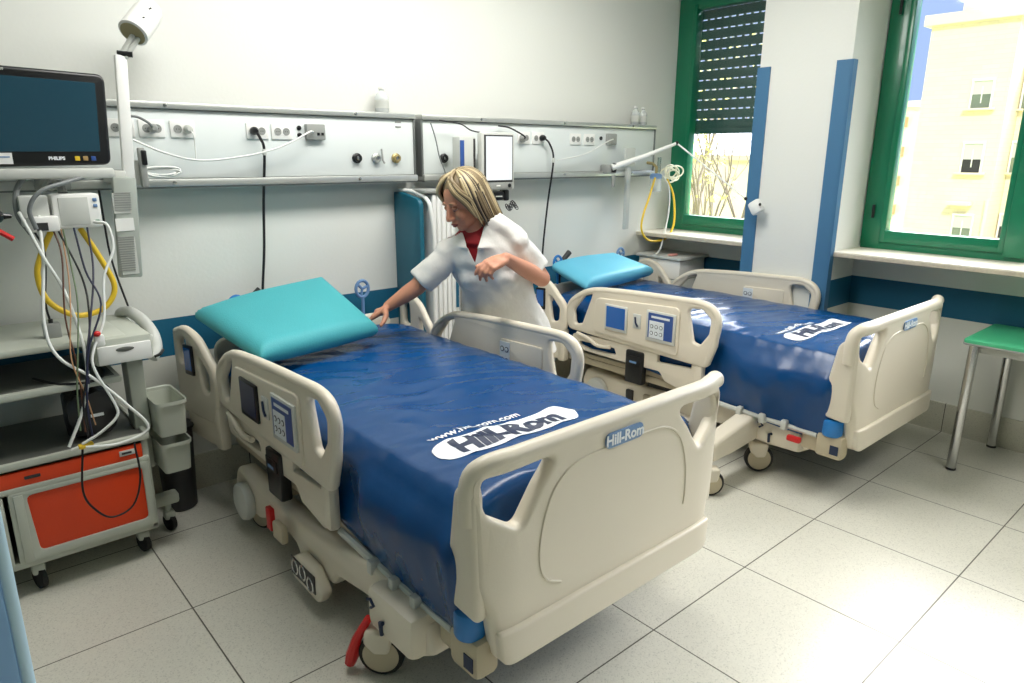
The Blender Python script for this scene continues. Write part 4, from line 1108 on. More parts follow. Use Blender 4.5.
m = MB(); m.box((0, .1, .0), (.05, .19, .05), None, .006); m.build('hanger', LGREY, t)

t = thing('reading_lamp', 'white folding arm lamp reaching out in front of the left window', 'lamp', (2.0, 2.0, 1.55), 0)
m = MB(); m.box((0, .05, -.01), (.07, .09, .06), None, .008); m.tube([(.0, 0, -.05), (0, 0, -.13)], [.016, .010], None, 10); m.build('rail_clamp', GREY, t)
m = MB(); m.tube([(.0, 0, -.03), (.0, -.01, .03)], .018, None, 12); m.build('pivot', BLACK, t)
J = Vector((.36, -.25, .165)); H = Vector((.38, -.80, -.185))
m = MB(); m.tube([Vector((-.02, 0, .0)), J * .5 + Vector((0, 0, -.004)), J], [.022, .016, .011], None, 12); m.build('lower_arm', WHITE, t)
m = MB(); m.ell(J, (.014, .014, .016)); m.build('elbow_joint', BLACK, t)
m = MB(); m.tube([J, H], .006, None, 10); m.build('upper_arm', WHITE, t)
m = MB(); m.ell(H, (.011, .011, .011)); m.build('head_joint', BLACK, t)
m = MB(); m.box(H + Vector((.01, -.075, -.05)), (.05, .085, .09), None, .018, rot=Matrix.Rotation(-.55, 4, 'X')); o = m.build('lamp_head', WHITE, t)
m = MB(); m.ell(H + Vector((-.018, -.115, -.03)), (.008, .009, .010)); m.build('switch', BLACK, o)

# oxygen and suction set by the left window
t = thing('oxygen_flowmeter', 'clear oxygen flowmeter bottle with brass fitting at the end of the far supply panel', 'medical device', (2.50, 2.02, 1.46), 0)
m = MB(); m.lathe([(.036, -.09), (.042, -.085), (.042, .01), (.03, .03)], None, 22); m.build('water_bottle', MILKY, t)
m = MB(); m.lathe([(.044, .008), (.044, .035), (.03, .045)], None, 22); m.build('bottle_lid', LOGOBLUE, t)
m = MB(); m.tube([(0, 0, .04), (0, 0, .09), (-.02, .02, .115), (-.02, .07, .12)], .011, None, 10); m.build('fitting', mat('brass', (178, 160, 110), .35), t)
m = MB(); m.tube([(.03, .0, .05), (.03, 0, .16)], .014, None, 12); m.build('flow_tube', CLEAR, t)
cable('oxygen_hose', [(2.464, 2.0, 1.473), (2.40, 1.98, 1.38), (2.361, 1.97, 1.318), (2.30, 1.96, 1.22), (2.285, 1.96, 1.119), (2.34, 1.96, 1.045), (2.44, 1.96, 1.015), (2.58, 1.96, 1.024), (2.66, 1.96, 1.094), (2.69, 1.97, 1.2), (2.67, 1.98, 1.35), (2.60, 1.99, 1.46)], .008, YELLOW, 'yellow hose hanging in a loop by the left window', 'hose', 8)
cable('oxygen_hose', [(2.53, 1.99, 1.50), (2.60, 1.97, 1.40), (2.60, 1.96, 1.22), (2.56, 1.96, 1.06), (2.50, 1.94, .96), (2.42, 1.92, .92)], .0055, CABW, 'thin white hose hanging beside the yellow loop by the left window', 'hose', 8)
cable('coiled_hose', [(2.64 + .085 * math.cos(t_) * (1 + .2 * math.sin(t_ * .37)), 1.98 - .03 * math.sin(t_ * .21), 1.50 + .045 * math.sin(t_) + .02 * math.sin(t_ * .3)) for t_ in [i * .55 for i in range(58)]], .006, mat('cream_hose', (240, 238, 214), .4), 'coil of pale hose bundled in front of the left window frame', 'hose', smooth=3)
t = thing('vertical_rail', 'vertical grey wall rail hanging below the far supply panel', 'rail', (2.225, 2.06, 1.40), 0)
m = MB(); m.box((0, 0, -.01), (.04, .03, .56), None, .006); m.build('rail_body', LGREY, t)
m = MB(); m.box((-.01, -.018, .22), (.11, .02, .13), None, .01); m.build('mount_plate', LGREY, t)
m = MB(); m.box((0, .06, .1), (.04, .10, .04)); m.build('wall_fixing', GREY, t)

# ------------------------------------------------------------------ folding screen beside the nurse
t = thing('folding_screen', 'folded screen with a teal end panel and white slats between the supply panels', 'folding screen', (.372, 1.90, 0), 0)
m = MB(); m.mesh(plate_mesh(rpoly([(0, .05, .01), (.255, .05, .01), (.255, 1.43, .01), (.18, 1.43, .02), (.0, 1.40, .05)], 4), (), .03, .006, 1), Matrix.Translation((-.02, .02, 0)) @ AX['yz']); m.build('end_panel', TEALP, t)
m = MB(); m.tube(catmull([(-.015, .25, 1.44), (.0, .12, 1.435), (.012, .02, 1.40), (.02, -.01, 1.33), (.035, -.012, 1.15), (.03, -.01, .8), (.03, -.01, .05)], 5), .011, None, 10); m.build('edge_tube', WHITE, t)
for k in range(5):
    m = MB(); m.mesh(plate_mesh(rpoly([(.052 + k * .032, .05, .008), (.076 + k * .032, .05, .008), (.076 + k * .032, 1.42, .008), (.052 + k * .032, 1.42, .008)], 3), (), .12, .006, 2), Matrix.Translation((0, .08 - .0 * k, 0)) @ AX['xz']); m.build('slat', WHITE, t)
m = MB(); m.box((.128, .11, .74), (.15, .02, 1.36), None, 0); m.build('backing', DARK, t)
m = MB(); m.box((.12, .12, 1.44), (.25, .22, .016), None, .004); m.build('top_cap', GREY, t)
m = MB(); m.tube([(.222, .0, .04), (.222, .0, 1.425)], .013, None, 10); m.build('pole', CHROME, t)
m = MB(); m.box((.10, .1, .03), (.34, .28, .05), None, .01); m.build('foot', GREY, t)

# ------------------------------------------------------------------ bedside table by the left window, table at the right edge
t = thing('bedside_table', 'pale grey bedside table between the far bed and the left window', 'table', (2.72, 1.80, 0), 0)
m = MB(); m.box((.03, .16, .895), (.36, .42, .022), None, .006); m.build('tabletop', LGREY, t)
m = MB(); m.box((.03, .16, .81), (.32, .38, .14), None, .006); o = m.build('drawer', WHITE, t)
m = MB(); m.box((.03, .16, .405), (.32, .38, .66), None, .006); m.build('cabinet', LGREY, t)
for sx in (-1, 1):
    for sy in (-1, 1):
        m = MB(); m.cyl((.03 + sx * .13, .16 + sy * .16, .0), (.03 + sx * .13, .16 + sy * .16, .09), .018, None, 12); m.build('foot', DARK, t)
# keep clear of the wall skirting
t.location = (2.632, 1.79, 0)
crumpled('folded_cloth', 'small reddish item lying on the bedside table under the hose', 'cloth', (2.55, 1.86, .915), (.09, .04, .016), mat('salmon', (214, 150, 140), .7), 5, .1)

t = thing('side_table', 'mint green table with chrome legs at the right edge', 'table', (2.58, -.60, 0), 0)
m = MB(); m.mesh(plate_mesh(rpoly([(-.29, -.42, .03), (.245, -.42, .03), (.245, .425, .03), (-.29, .425, .03)], 5), (), .022, .003, 1), Matrix.Translation((0, 0, .708))); m.build('tabletop', MINT, t)
m = MB(); m.mesh(plate_mesh(rpoly([(-.292, -.422, .03), (.247, -.422, .03), (.247, .427, .03), (-.292, .427, .03)], 5), (), .012, .004, 1), Matrix.Translation((0, 0, .696))); m.build('edge_band', GREY, t)
m = MB(); m.box((-.02, .36, .672), (.44, .02, .045), None, .003); m.box((-.02, -.36, .672), (.44, .02, .045), None, .003); m.box((-.24, 0, .672), (.02, .70, .045), None, .003); m.box((.2, 0, .672), (.02, .70, .045), None, .003); m.build('apron', LGREY, t)
for x_, y_ in ((-.26, .375), (.20, .325), (-.26, -.375), (.20, -.375)):
    m = MB(); m.tube([(x_ * 1.12, y_, .004), (x_, y_, .69)], .0235, None, 16); o = m.build('leg', CHROME, t)
    m = MB(); m.cyl((x_ * 1.12, y_, 0), (x_ * 1.12, y_, .012), .025, None, 16); m.build('foot_cap', DARK, o)

# ------------------------------------------------------------------ leaning blue panel nearest the camera
t = thing('screen_panel', 'light blue upright panel with a pale edge, cut off by the lower left corner', 'panel', (-2.05, .12, 0), 0)
m = MB(); m.box((-.008, 0, .76), (.60, .035, 1.40), None, .006); m.build('panel_board', LBLUE, t)
m = MB(); m.tube([(.300, -.004, .05), (.300, -.004, 1.46)], .012, None, 12); m.build('edge_profile', LBLUE2, t)
for x_ in (-.25, .22):
    m = MB(); m.box((x_, 0, .03), (.05, .34, .06), None, .015); m.build('foot', GREY, t)

# waste bin under the cart side
t = thing('waste_bin', 'dark waste bin in the shadow behind the nearer bed', 'bin', (-.985, 2.045, 0), 0)
m = MB(); m.lathe([(.06, 0), (.07, .01), (.085, .40), (.090, .41), (.084, .405), (.065, .03)], None, 28); m.build('bucket', DARK, t)
m = MB(); m.lathe([(.091, .40), (.093, .405), (.091, .415), (.086, .415)], None, 28); m.build('rim', BLACK, t)

# ------------------------------------------------------------------ outside: houses, trees, yard
BRICK = mat('cream_brick', (232, 214, 174), .8, bump=.3, bscale=30, var=.06, vscale=.8)
def brickmat():
    m = bpy.data.materials.new('cream_brick_wall'); m.use_nodes = True; nt = m.node_tree; bs = nt.nodes['Principled BSDF']; N = nt.nodes.new
    tc = N('ShaderNodeTexCoord'); mp = N('ShaderNodeMapping'); mp.inputs['Rotation'].default_value = (PI / 2, 0, PI / 2)
    br = N('ShaderNodeTexBrick'); br.inputs['Scale'].default_value = 1.0; br.inputs['Brick Width'].default_value = .8; br.inputs['Row Height'].default_value = .22; br.inputs['Mortar Size'].default_value = .012
    br.inputs['Color1'].default_value = lin((238, 227, 200)); br.inputs['Color2'].default_value = lin((233, 221, 193)); br.inputs['Mortar'].default_value = lin((222, 210, 184))
    sx = N('ShaderNodeSeparateXYZ'); cx = N('ShaderNodeCombineXYZ'); nt.links.new(tc.outputs['Object'], sx.inputs[0]); nt.links.new(sx.outputs[1], cx.inputs[0]); nt.links.new(sx.outputs[2], cx.inputs[1])
    nt.links.new(cx.outputs[0], br.inputs['Vector']); nt.links.new(br.outputs['Color'], bs.inputs['Base Color']); bs.inputs['Roughness'].default_value = .85
    return m
BRICKW = brickmat()
STUCCO = mat('pale_stucco', (236, 224, 200), .85, var=.05, vscale=.5)
PINKW = mat('salmon_stucco', (214, 160, 124), .85)
WGL = mat('far_window_glass', (120, 132, 112), .12, coat=.5, var=.5, vscale=.7)
GZ = -12.0
def far_window(par, X, y0, y1, z0, z1, shutter, open_dark=True):
    yc, zc, w_, h_ = (y0 + y1) / 2, (z0 + z1) / 2, abs(y1 - y0), z1 - z0
    m = MB()
    for c, d in (((X - .06, yc, z1 + .03), (.16, w_ + .16, .12)), ((X - .06, yc - w_ / 2 - .03, zc), (.14, .08, h_)), ((X - .06, yc + w_ / 2 + .03, zc), (.14, .08, h_)), ((X - .05, yc, zc - h_ * .02), (.06, .05, h_ * .6))): m.box(c, d, None, .01)
    fr = m.build('window_frame', WHITE, par)
    m = MB(); m.box((X - .02, yc, zc), (.03, w_, h_)); m.build('pane', DARK if open_dark else WGL, fr, smooth=False)
    if shutter > 0:
        m = MB(); hs = h_ * shutter; m.box((X - .05, yc, z1 - hs / 2), (.03, w_, hs)); m.build('shutter', LGREY, fr)
    m = MB(); m.box((X - .14, yc, z0 - .05), (.34, w_ + .5, .10), None, .01); m.build('window_ledge', STUCCO, fr)
t = thing('apartment_building', 'cream brick apartment tower seen through the right window', 'building', (0, 0, GZ), 0)
BZ = -GZ
def bpart(name, m_, x0, x1, y0, y1, z0, z1, par=None):
    m = MB(); bx(m, x0, x1, y0, y1, z0 + BZ, z1 + BZ); return m.build(name, m_, par or t, smooth=False)
bpart('tower_wall', BRICKW, 40, 47, 9.85, 13.75, GZ, 8.1)
bpart('parapet', STUCCO, 39.7, 47.3, 9.6, 14.05, 8.1, 8.6)
bpart('wing_wall', BRICKW, 42, 47, -6, 9.84, GZ, 5.75)
bpart('wing_parapet', STUCCO, 41.7, 47.3, -6.2, 9.84, 5.75, 6.1)
bpart('wing_upper_floor', STUCCO, 44, 47, -6, 9.84, 6.1, 8.6)
bpart('roof_box', GREY, 42, 44, 12.2, 13.1, 8.6, 9.6)
bpart('roof_box', GREY, 41, 45, 7.5, 8.9, 8.6, 9.8)
for (y0, y1, z0, z1, s_, d_) in ((10.55, 11.40, 3.98, 5.30, .5, False), (10.50, 11.35, .85, 2.30, .55, True), (10.45, 11.30, -2.6, -1.30, .5, False), (10.45, 11.30, -5.8, -4.4, .4, True)):
    far_window(t, 40, y0, y1, z0 + BZ, z1 + BZ, s_, d_)
for (y0, y1, z0, z1, s_, d_) in ((9.0, 9.85 - .12, 3.98, 5.35, .1, False), (9.0, 9.75, .85, 2.35, .5, False), (8.9, 9.72, -2.5, -1.30, .5, True), (6.2, 7.1, 3.98, 5.35, .3, False), (6.2, 7.1, .85, 2.35, .5, False), (6.2, 7.1, -2.5, -1.3, .5, False)):
    far_window(t, 42, y0, y1, z0 + BZ, z1 + BZ, s_, d_)
m = MB(); bx(m, 39.3, 40, 10.55, 11.6, -.78 + BZ, -.62 + BZ); m.build('awning_shelf', STUCCO, t)
m = MB(); m.tube([(39.9, 9.93, -12 + BZ), (39.9, 9.93, -.5 + BZ)], .09, None, 10); m.build('drain_pipe', LGREY, t)
t2 = thing('apartment_building', 'distant pale house with salmon balconies left of the brick tower', 'building', (0, 0, GZ), 0)
bpart('wall', STUCCO, 80, 90, 24.5, 44, GZ, 6.6, t2); bpart('roof', STUCCO, 79.5, 90.5, 24.2, 44.3, 6.6, 7.2, t2)
for i in range(4):
    for yy in (29.6, 31.4): bpart('balcony', PINKW, 79.2, 80, yy - .5, yy + .4, 4.6 - i * 3.0, 5.6 - i * 3.0, t2)
m = MB(); m.box((0, 0, 0), (1, 1, .2)); yard = struct('floor_yard', MB().box((40, 0, GZ - .6), (160, 160, .5)), mat('yard_grass', (120, 128, 90), .9, var=.3, vscale=.3)); yard['kind'] = 'structure'
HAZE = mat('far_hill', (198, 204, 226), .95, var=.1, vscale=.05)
hm = MB(); rows = []
for i in range(41):
    a = i / 40; y = -60 + 260 * a; h = 12 + 6 * noise.noise(Vector((a * 5, 1, 0))) + 4 * noise.noise(Vector((a * 17, 3, 0)))
    rows.append([Vector((190, y, GZ)), Vector((215, y, h * .7)), Vector((240, y, h)), Vector((270, y, h * .6)), Vector((300, y, GZ))])
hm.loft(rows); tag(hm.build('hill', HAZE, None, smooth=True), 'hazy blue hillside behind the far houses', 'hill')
BARK = mat('pale_bark', (132, 124, 114), .9)
LEAFY = mat('yellow_green_leaves', (214, 214, 96), .8)
def tree(x, y, h, seed, leafy, label):
    rnd = random.Random(seed); t = thing('tree', label, 'tree', (x, y, GZ), 0)
    m = MB(); lv = MB()
    def grow(p, d, L, r, depth):
        pts = [p]; q = p; dd = d
        for k in range(4):
            dd = (dd + Vector((rnd.uniform(-.22, .22), rnd.uniform(-.22, .22), rnd.uniform(-.03, .2)))).normalized(); q = q + dd * L / 4; pts.append(q)
        m.tube(pts, [r, r * .55], None, 5)
        if depth == 0:
            for _ in range(leafy):
                c = q + Vector((rnd.gauss(0, .5), rnd.gauss(0, .5), rnd.gauss(0, .5))); a = Vector((rnd.uniform(-1, 1), rnd.uniform(-1, 1), rnd.uniform(-1, 1))).normalized(); b_ = a.orthogonal().normalized(); s_ = rnd.uniform(.07, .16)
                lv.add([c, c + a * s_ + b_ * s_ * .4, c + a * s_ * 2, c + a * s_ - b_ * s_ * .4], [(0, 1, 2, 3)])
            return
        for k in range(3 if depth > 1 else 3):
            grow(pts[2 + k % 3], (dd + Vector((rnd.uniform(-.5, .5), rnd.uniform(-.45, .45), rnd.uniform(.2, .8)))).normalized(), L * rnd.uniform(.6, .8), r * .5, depth - 1)
    grow(Vector((0, 0, 0)), Vector((0, 0, 1)), h * .45, h * .018, 4)
    m.build('trunk', BARK, t, angle=80)
    if leafy: lv.build('foliage', LEAFY, t, smooth=False)
tree(14, 10.1, 14.5, 3, 34, 'yellow-green budding tree left in the view through the left window')
tree(20.5, 13.6, 16.5, 8, 12, 'nearly bare tree in the middle of the view through the left window')
tree(27, 16.6, 17, 12, 0, 'bare tree at the right of the view through the left window')
t3 = thing('apartment_building', 'pale building far behind the trees through the left window', 'building', (0, 0, GZ), 0)
bpart('wall', STUCCO, 60, 70, 34, 60, GZ, 1.2, t3); bpart('roof', mat('roof_tiles', (214, 200, 180), .8), 59.5, 70.5, 33.5, 60.5, 1.2, 1.7, t3)

# ------------------------------------------------------------------ the nurse
SKIN = mat('skin', (200, 140, 112), .5, var=.06, vscale=14, bump=.08, bscale=90)
LIPS = mat('lips', (150, 78, 70), .45)
TUNIC = mat('white_cotton', (224, 222, 217), .8, bump=.35, bscale=26, sheen=.2)
REDSH = mat('dark_red_cotton', (150, 14, 26), .7)
HAIRB = mat('blonde_hair', (196, 178, 138), .45, var=.2, vscale=40)
HAIRM = mat('ash_hair', (132, 114, 84), .45, var=.2, vscale=40)
HAIRD = mat('dark_hair', (48, 40, 34), .45, var=.2, vscale=40)
def vox(mb, size, smooth=4, fac=.5):
    me = bpy.data.meshes.new('v'); bmesh.ops.recalc_face_normals(mb.bm, faces=mb.bm.faces); mb.bm.to_mesh(me); mb.bm.free()
    o = bpy.data.objects.new('v', me); COL.objects.link(o)
    r = o.modifiers.new('r', 'REMESH'); r.mode = 'VOXEL'; r.voxel_size = size; r.adaptivity = 0
    if smooth: s = o.modifiers.new('s', 'SMOOTH'); s.factor = fac; s.iterations = smooth
    dg = bpy.context.evaluated_depsgraph_get(); dg.update()
    out = bpy.data.meshes.new_from_object(o.evaluated_get(dg), depsgraph=dg)
    bpy.data.objects.remove(o); bpy.data.meshes.remove(me)
    m = MB(); m.bm.from_mesh(out); bpy.data.meshes.remove(out); return m
def limb(m, pts, r, sides=16):
    """tapered limb with rounded ends"""
    P = [Vector(p) for p in pts]; m.tube(P, r, None, sides)
    rr = r if isinstance(r, (list, tuple)) else [r] * len(P)
    for i, p in enumerate(P):
        R_ = rr[min(i, len(rr) - 1)] if len(rr) == len(P) else (rr[0] if i == 0 else rr[-1])
        if i in (0, len(P) - 1) or len(rr) == len(P): m.ell(p, (R_, R_, R_), seg=sides, rings=8)
def hand(m, W, d, n, s, curls, thumb_dir, k=1.12):
    W, d, n, s = Vector(W), Vector(d).normalized(), Vector(n), Vector(s)
    n = (n - d * n.dot(d)).normalized(); s = (s - d * s.dot(d) - n * s.dot(n)).normalized()
    base = []
    for off, r in ((.028, .0145), (.009, .0155), (-.010, .015), (-.028, .0135)):
        a = W + s * off * .55 * k + d * .008 * k; b = W + s * off * k + d * .082 * k
        m.tube([a, (a + b) / 2 + n * -.002, b], [r * k, r * k * 1.05, r * k * .82], None, 12); m.ell(b, (r * k * .84,) * 3, seg=12, rings=8); base.append(b)
    m.ell(W + d * .042 * k, (.03 * k, .03 * k, .018 * k), seg=14, rings=8)
    for b, L, r, (c1, c2, c3) in zip(base, (.068, .078, .072, .056), (.0095, .0098, .0094, .0082), curls):
        p = b; ang = 0; pts = [p]
        for frac, c in ((.46, c1), (.30, c2), (.24, c3)):
            ang += c; v = d * math.cos(ang) + n * math.sin(ang); p = p + v * L * frac * k; pts.append(p)
        limb(m, pts, [r * k, r * k * .95, r * k * .88, r * k * .72], 10)
    t0 = W + d * .022 * k + s * .024 * k + n * .004; td = Vector(thumb_dir).normalized()
    t1 = t0 + td * .038 * k; t2 = t1 + (td * .8 + d * .5).normalized() * .032 * k; t3 = t2 + (td * .5 + d * .8).normalized() * .024 * k
    limb(m, [t0, t1, t2, t3], [.0155 * k, .0125 * k, .0105 * k, .0085 * k], 10)
F_ = Vector((-.77, -.63, 0)).normalized(); A_ = Vector((.63, -.77, 0)).normalized()   # facing, her left
nurse = thing('person', 'woman in a white short-sleeved nurse tunic leaning over the nearer bed to touch its pillow', 'person', (.60, 1.42, 0), 0)
NB = Vector(nurse.location)
SP = [(Vector((.60, 1.46, .62)), .235, .175), (Vector((.56, 1.455, .74)), .225, .165), (Vector((.515, 1.44, .86)), .205, .150), (Vector((.468, 1.425, .96)), .185, .138), (Vector((.42, 1.41, 1.06)), .190, .145), (Vector((.385, 1.402, 1.13)), .195, .142), (Vector((.358, 1.40, 1.21)), .188, .118), (Vector((.342, 1.398, 1.265)), .135, .088), (Vector((.330, 1.396, 1.305)), .09, .07)]
def torso(m, grow, i0=0, i1=None, fold=0.0):
    rings = []; P = SP[i0:i1]
    cs = catmull([tuple(p[0]) for p in P], 6)
    for j, c in enumerate(cs):
        u = j / 6; k = min(int(u), len(P) - 2); t = u - k
        w = P[k][1] * (1 - t) + P[k + 1][1] * t + grow; dp = P[k][2] * (1 - t) + P[k + 1][2] * t + grow
        ring = []
        for q in range(40):
            a = 2 * PI * q / 40
            f = 1 + fold * noise.noise(Vector((math.cos(a) * 2.2, math.sin(a) * 2.2, c.z * 9))) + fold * .8 * noise.noise(Vector((math.cos(a) * 3 + c.z * 14, math.sin(a) * 3, c.z * 4 + 5)))
            ring.append(c + A_ * w * math.cos(a) * f + F_ * dp * math.sin(a) * f)
        rings.append(ring)
    m.loft(rings)
shL, elL, wrL = Vector((.452, 1.262, 1.235)), Vector((.60, 1.235, 1.035)), Vector((.262, 1.12, 1.180))
shR, elR, wrR = Vector((.235, 1.520, 1.175)), Vector((.098, 1.60, 1.000)), Vector((-.022, 1.680, .905))
neck0, neck1 = Vector((.335, 1.398, 1.265)), Vector((.288, 1.405, 1.345))
hc = Vector((.250, 1.405, 1.425))
f = Vector((-.88, .03, -.42)).normalized(); l = Vector((0, 0, 1)).cross(f).normalized(); u = f.cross(l).normalized()
HM = Matrix(((f.x, l.x, u.x, hc.x), (f.y, l.y, u.y, hc.y), (f.z, l.z, u.z, hc.z), (0, 0, 0, 1)))
H3 = HM.to_3x3()
def hp(x, y, z): return HM @ Vector((x, y, z))
b = MB()
torso(b, -.03)
# head
b.ell(hp(-.014, 0, .028), (.108, .084, .102), None, H3, 26, 18)
b.ell(hp(.030, 0, -.040), (.070, .064, .082), None, H3, 22, 14)
b.ell(hp(.064, 0, -.104), (.026, .030, .022), None, H3)
b.ell(hp(.035, .034, -.075), (.045, .026, .030), None, H3); b.ell(hp(.035, -.034, -.075), (.045, .026, .030), None, H3)
for s in (-1, 1):
    b.ell(hp(.074, s * .036, -.034), (.024, .026, .026), None, H3)
    b.ell(hp(.086, s * .030, .024), (.014, .026, .009), None, H3)
    b.ell(hp(.112, s * .011, -.044), (.010, .008, .008), None, H3)
    b.ell(hp(-.008, s * .086, -.012), (.018, .008, .030), None, H3)
b.tube([hp(.093, 0, .018), hp(.108, 0, -.014), hp(.122, 0, -.036)], [.010, .011, .0125], None, 12); b.ell(hp(.120, 0, -.040), (.0135, .013, .0115), None, H3)
b.ell(hp(.092, 0, -.070), (.016, .026, .012), None, H3); b.ell(hp(.086, 0, -.083), (.014, .022, .010), None, H3)
limb(b, [neck0, neck1, hp(-.01, 0, -.03)], [.068, .054, .052], 18)
# arms and hands
for a in ((shL, elL, wrL), (shR, elR, wrR)):
    mid = (a[1] + a[2]) / 2 + (a[1] - a[2]).normalized() * .03
    limb(b, [a[0], a[1]], [.047, .043], 16); limb(b, [a[1], mid, a[2]], [.043, .041, .027], 16)
hand(b, wrL, Vector((-.80, .05, -.22)), Vector((-.25, .35, -.9)), Vector((-.1, .9, .3)), [(.30, .5, .4), (.55, .6, .4), (.75, .7, .4), (.95, .8, .5)], Vector((-.75, .5, -.35)))
hand(b, wrR, Vector((-.72, .30, -.50)), Vector((-.25, -.1, -1)), Vector((-.35, -.9, -.1)), [(.15, .2, .2), (.1, .2, .2), (.12, .25, .2), (.2, .3, .2)], Vector((-.35, -.8, -.5)))
# legs
for s in (-1, 1):
    hip = SP[0][0] + A_ * s * .10 + Vector((0, 0, .08)); kn = Vector((.61, 1.45, .46)) + A_ * s * .10 - F_ * .0; an = Vector((.66, 1.47, .10)) + A_ * s * .11
    limb(b, [hip, kn, an], [.095, .062, .042], 16); limb(b, [an + Vector((0, 0, -.04)), an + F_ * .13 + Vector((0, 0, -.055))], [.038, .032], 12)
for v in b.bm.verts: v.co -= NB
mb = vox(b, .0048, 5)
body = mb.build('body', SKIN, nurse, angle=180)
def part_at(name, mb, m, parent, angle=60):
    for v in mb.bm.verts: v.co -= NB
    return mb.build(name, m, parent, angle=angle)
# face details
for s in (-1, 1):
    e = MB(); e.ell(hp(.0835, s * .031, .002), (.012, .0135, .0105), None, H3, 14, 10); eye = part_at('eye', e, WHITE, nurse)
    e = MB(); e.ell(hp(.0925, s * .031, -.003), (.0045, .006, .006), None, H3, 12, 8); part_at('iris', e, DARK, eye)
    e = MB(); e.ell(hp(.0855, s * .031, .004), (.0138, .0158, .0105), None, H3, 14, 10); part_at('eyelid', e, SKIN, eye)
    e = MB(); e.tube(catmull([hp(.098, s * .014, .027), hp(.098, s * .030, .032), hp(.085, s * .050, .024)], 3), [.0015, .0028, .0012], None, 6); part_at('eyebrow', e, HAIRM, nurse)
e = MB(); e.tube(catmull([hp(.098, -.023, -.074), hp(.108, -.010, -.070), hp(.110, 0, -.0715), hp(.108, .010, -.070), hp(.098, .023, -.074)], 3), [.002, .0042, .0045, .0042, .002], None, 8)
e.tube(catmull([hp(.096, -.021, -.076), hp(.104, -.008, -.082), hp(.104, .008, -.082), hp(.096, .021, -.076)], 3), [.002, .005, .005, .002], None, 8)
part_at('lips', e, LIPS, nurse)
# hair: a bob of overlapping locks
def hair_path(phi, endz, out, top):
    pts = []
    for k in range(9):
        t = k / 8
        th = (.06 + .50 * top) + (PI * .52 - .06) * min(1, t * 1.35)
        if th < PI * .5:
            x = -.016 + .118 * math.sin(th) * math.cos(phi); y = .097 * math.sin(th) * math.sin(phi); z = .030 + .116 * math.cos(th)
        else:
            x = -.016 + .118 * math.cos(phi); y = .097 * math.sin(phi); z = .03
        if t > .7:
            q = (t - .7) / .3; z = z + (endz - z) * q; x += out * q * math.cos(phi) * .3; y += out * q * math.sin(phi)
            x -= .012 * q
        pts.append(hp(x, y, z))
    return pts
hb = MB(); rnd = random.Random(5)
hb.ell(hp(-.026, 0, .036), (.112, .092, .108), HAIRM, H3, 28, 20)
hb.ell(hp(-.066, 0, -.03), (.060, .082, .085), HAIRM, H3, 22, 14)
mats3 = [HAIRB, HAIRM, HAIRB, HAIRD, HAIRM, HAIRM, HAIRD, HAIRB]
n_l = 150
for i in range(n_l):
    ph = math.radians(66 + (294 - 66) * i / (n_l - 1)) + rnd.uniform(-.03, .03)
    fr = abs(math.cos(ph))
    ez = -.115 + rnd.uniform(-.024, .018) - (.01 if math.cos(ph) < 0 else 0)
    hb.tube(catmull(hair_path(ph, ez, rnd.uniform(-.006, .020), rnd.uniform(0, .3)), 3), [.004, .0085, .0095, .009, .002], mats3[rnd.randrange(8)], 6)
for s in (-1, 1):                                    # side fringe sweeping past the temples
    for k in range(13):
        t = k / 12
        hb.tube(catmull([hp(-.01, s * .004, .146), hp(.050, s * (.020 + .02 * t), .132), hp(.080 - .03 * t, s * (.060 + .016 * t), .084 - .01 * t), hp(.058 - .04 * t, s * (.084 + .008 * t), .015), hp(.038 - .04 * t, s * (.090 + .006 * t), -.06 - .045 * t)], 4), [.005, .010, .011, .010, .003], mats3[(k * 3 + (s > 0)) % 8], 8)
hair = part_at('hair', hb, HAIRM, nurse, 80)
# undershirt
us = MB(); torso(us, -.016, 2); us.tube([neck0 - Vector((0, 0, .05)), neck0 + Vector((.012, -.012, .045))], [.10, .062], None, 20); us.tube([Vector((.350, 1.350, 1.325)), shL], [.042, .045], None, 16)
um = vox(us, .009, 5); part_at('undershirt', um, REDSH, nurse, 180)
# tunic
tu = MB(); torso(tu, .006, 0, None, .035)
tu.tube([neck0 - Vector((0, 0, .06)), neck0 + Vector((0, 0, .0)), neck0 + Vector((-.012, 0, .035))], [.13, .088, .072], None, 20)
slL = shL + (elL - shL) * .80; slR = shR + (elR - shR) * .86
tu.tube([shL + Vector((-.01, .02, .0)), slL], [.066, .074], None, 20); tu.tube([shR + Vector((.015, -.02, .0)), slR], [.066, .072], None, 20)
tu.tube([Vector((.352, 1.345, 1.335)), shL + Vector((0, 0, .01))], [.054, .058], None, 18)
for sh_p in (shL, shR): tu.tube([neck0 + Vector((0, 0, -.028)), sh_p + Vector((0, 0, -.006))], [.075, .060], None, 18)
tu.ell(shL, (.064, .064, .060)); tu.ell(shR, (.064, .064, .060))
tu.ell(SP[4][0] + F_ * .075 + A_ * .075, (.085, .085, .085)); tu.ell(SP[4][0] + F_ * .075 - A_ * .075, (.085, .085, .085))
tm = vox(tu, .0085, 7)
for v in tm.bm.verts:                                 # soft folds
    c = v.co
    nv = noise.noise(Vector((c.x * 9 + c.z * 5, c.y * 9, c.z * 6 - c.x * 7))) * .013 + noise.noise(Vector((c.x * 20 + c.z * 16, c.y * 14, c.z * 10))) * .007
    k = SP[3][0]; d_ = Vector((c.x - k.x, c.y - k.y, 0)); 
    if d_.length > 1e-4: v.co += d_.normalized() * nv
bm = tm.bm; bm.normal_update()
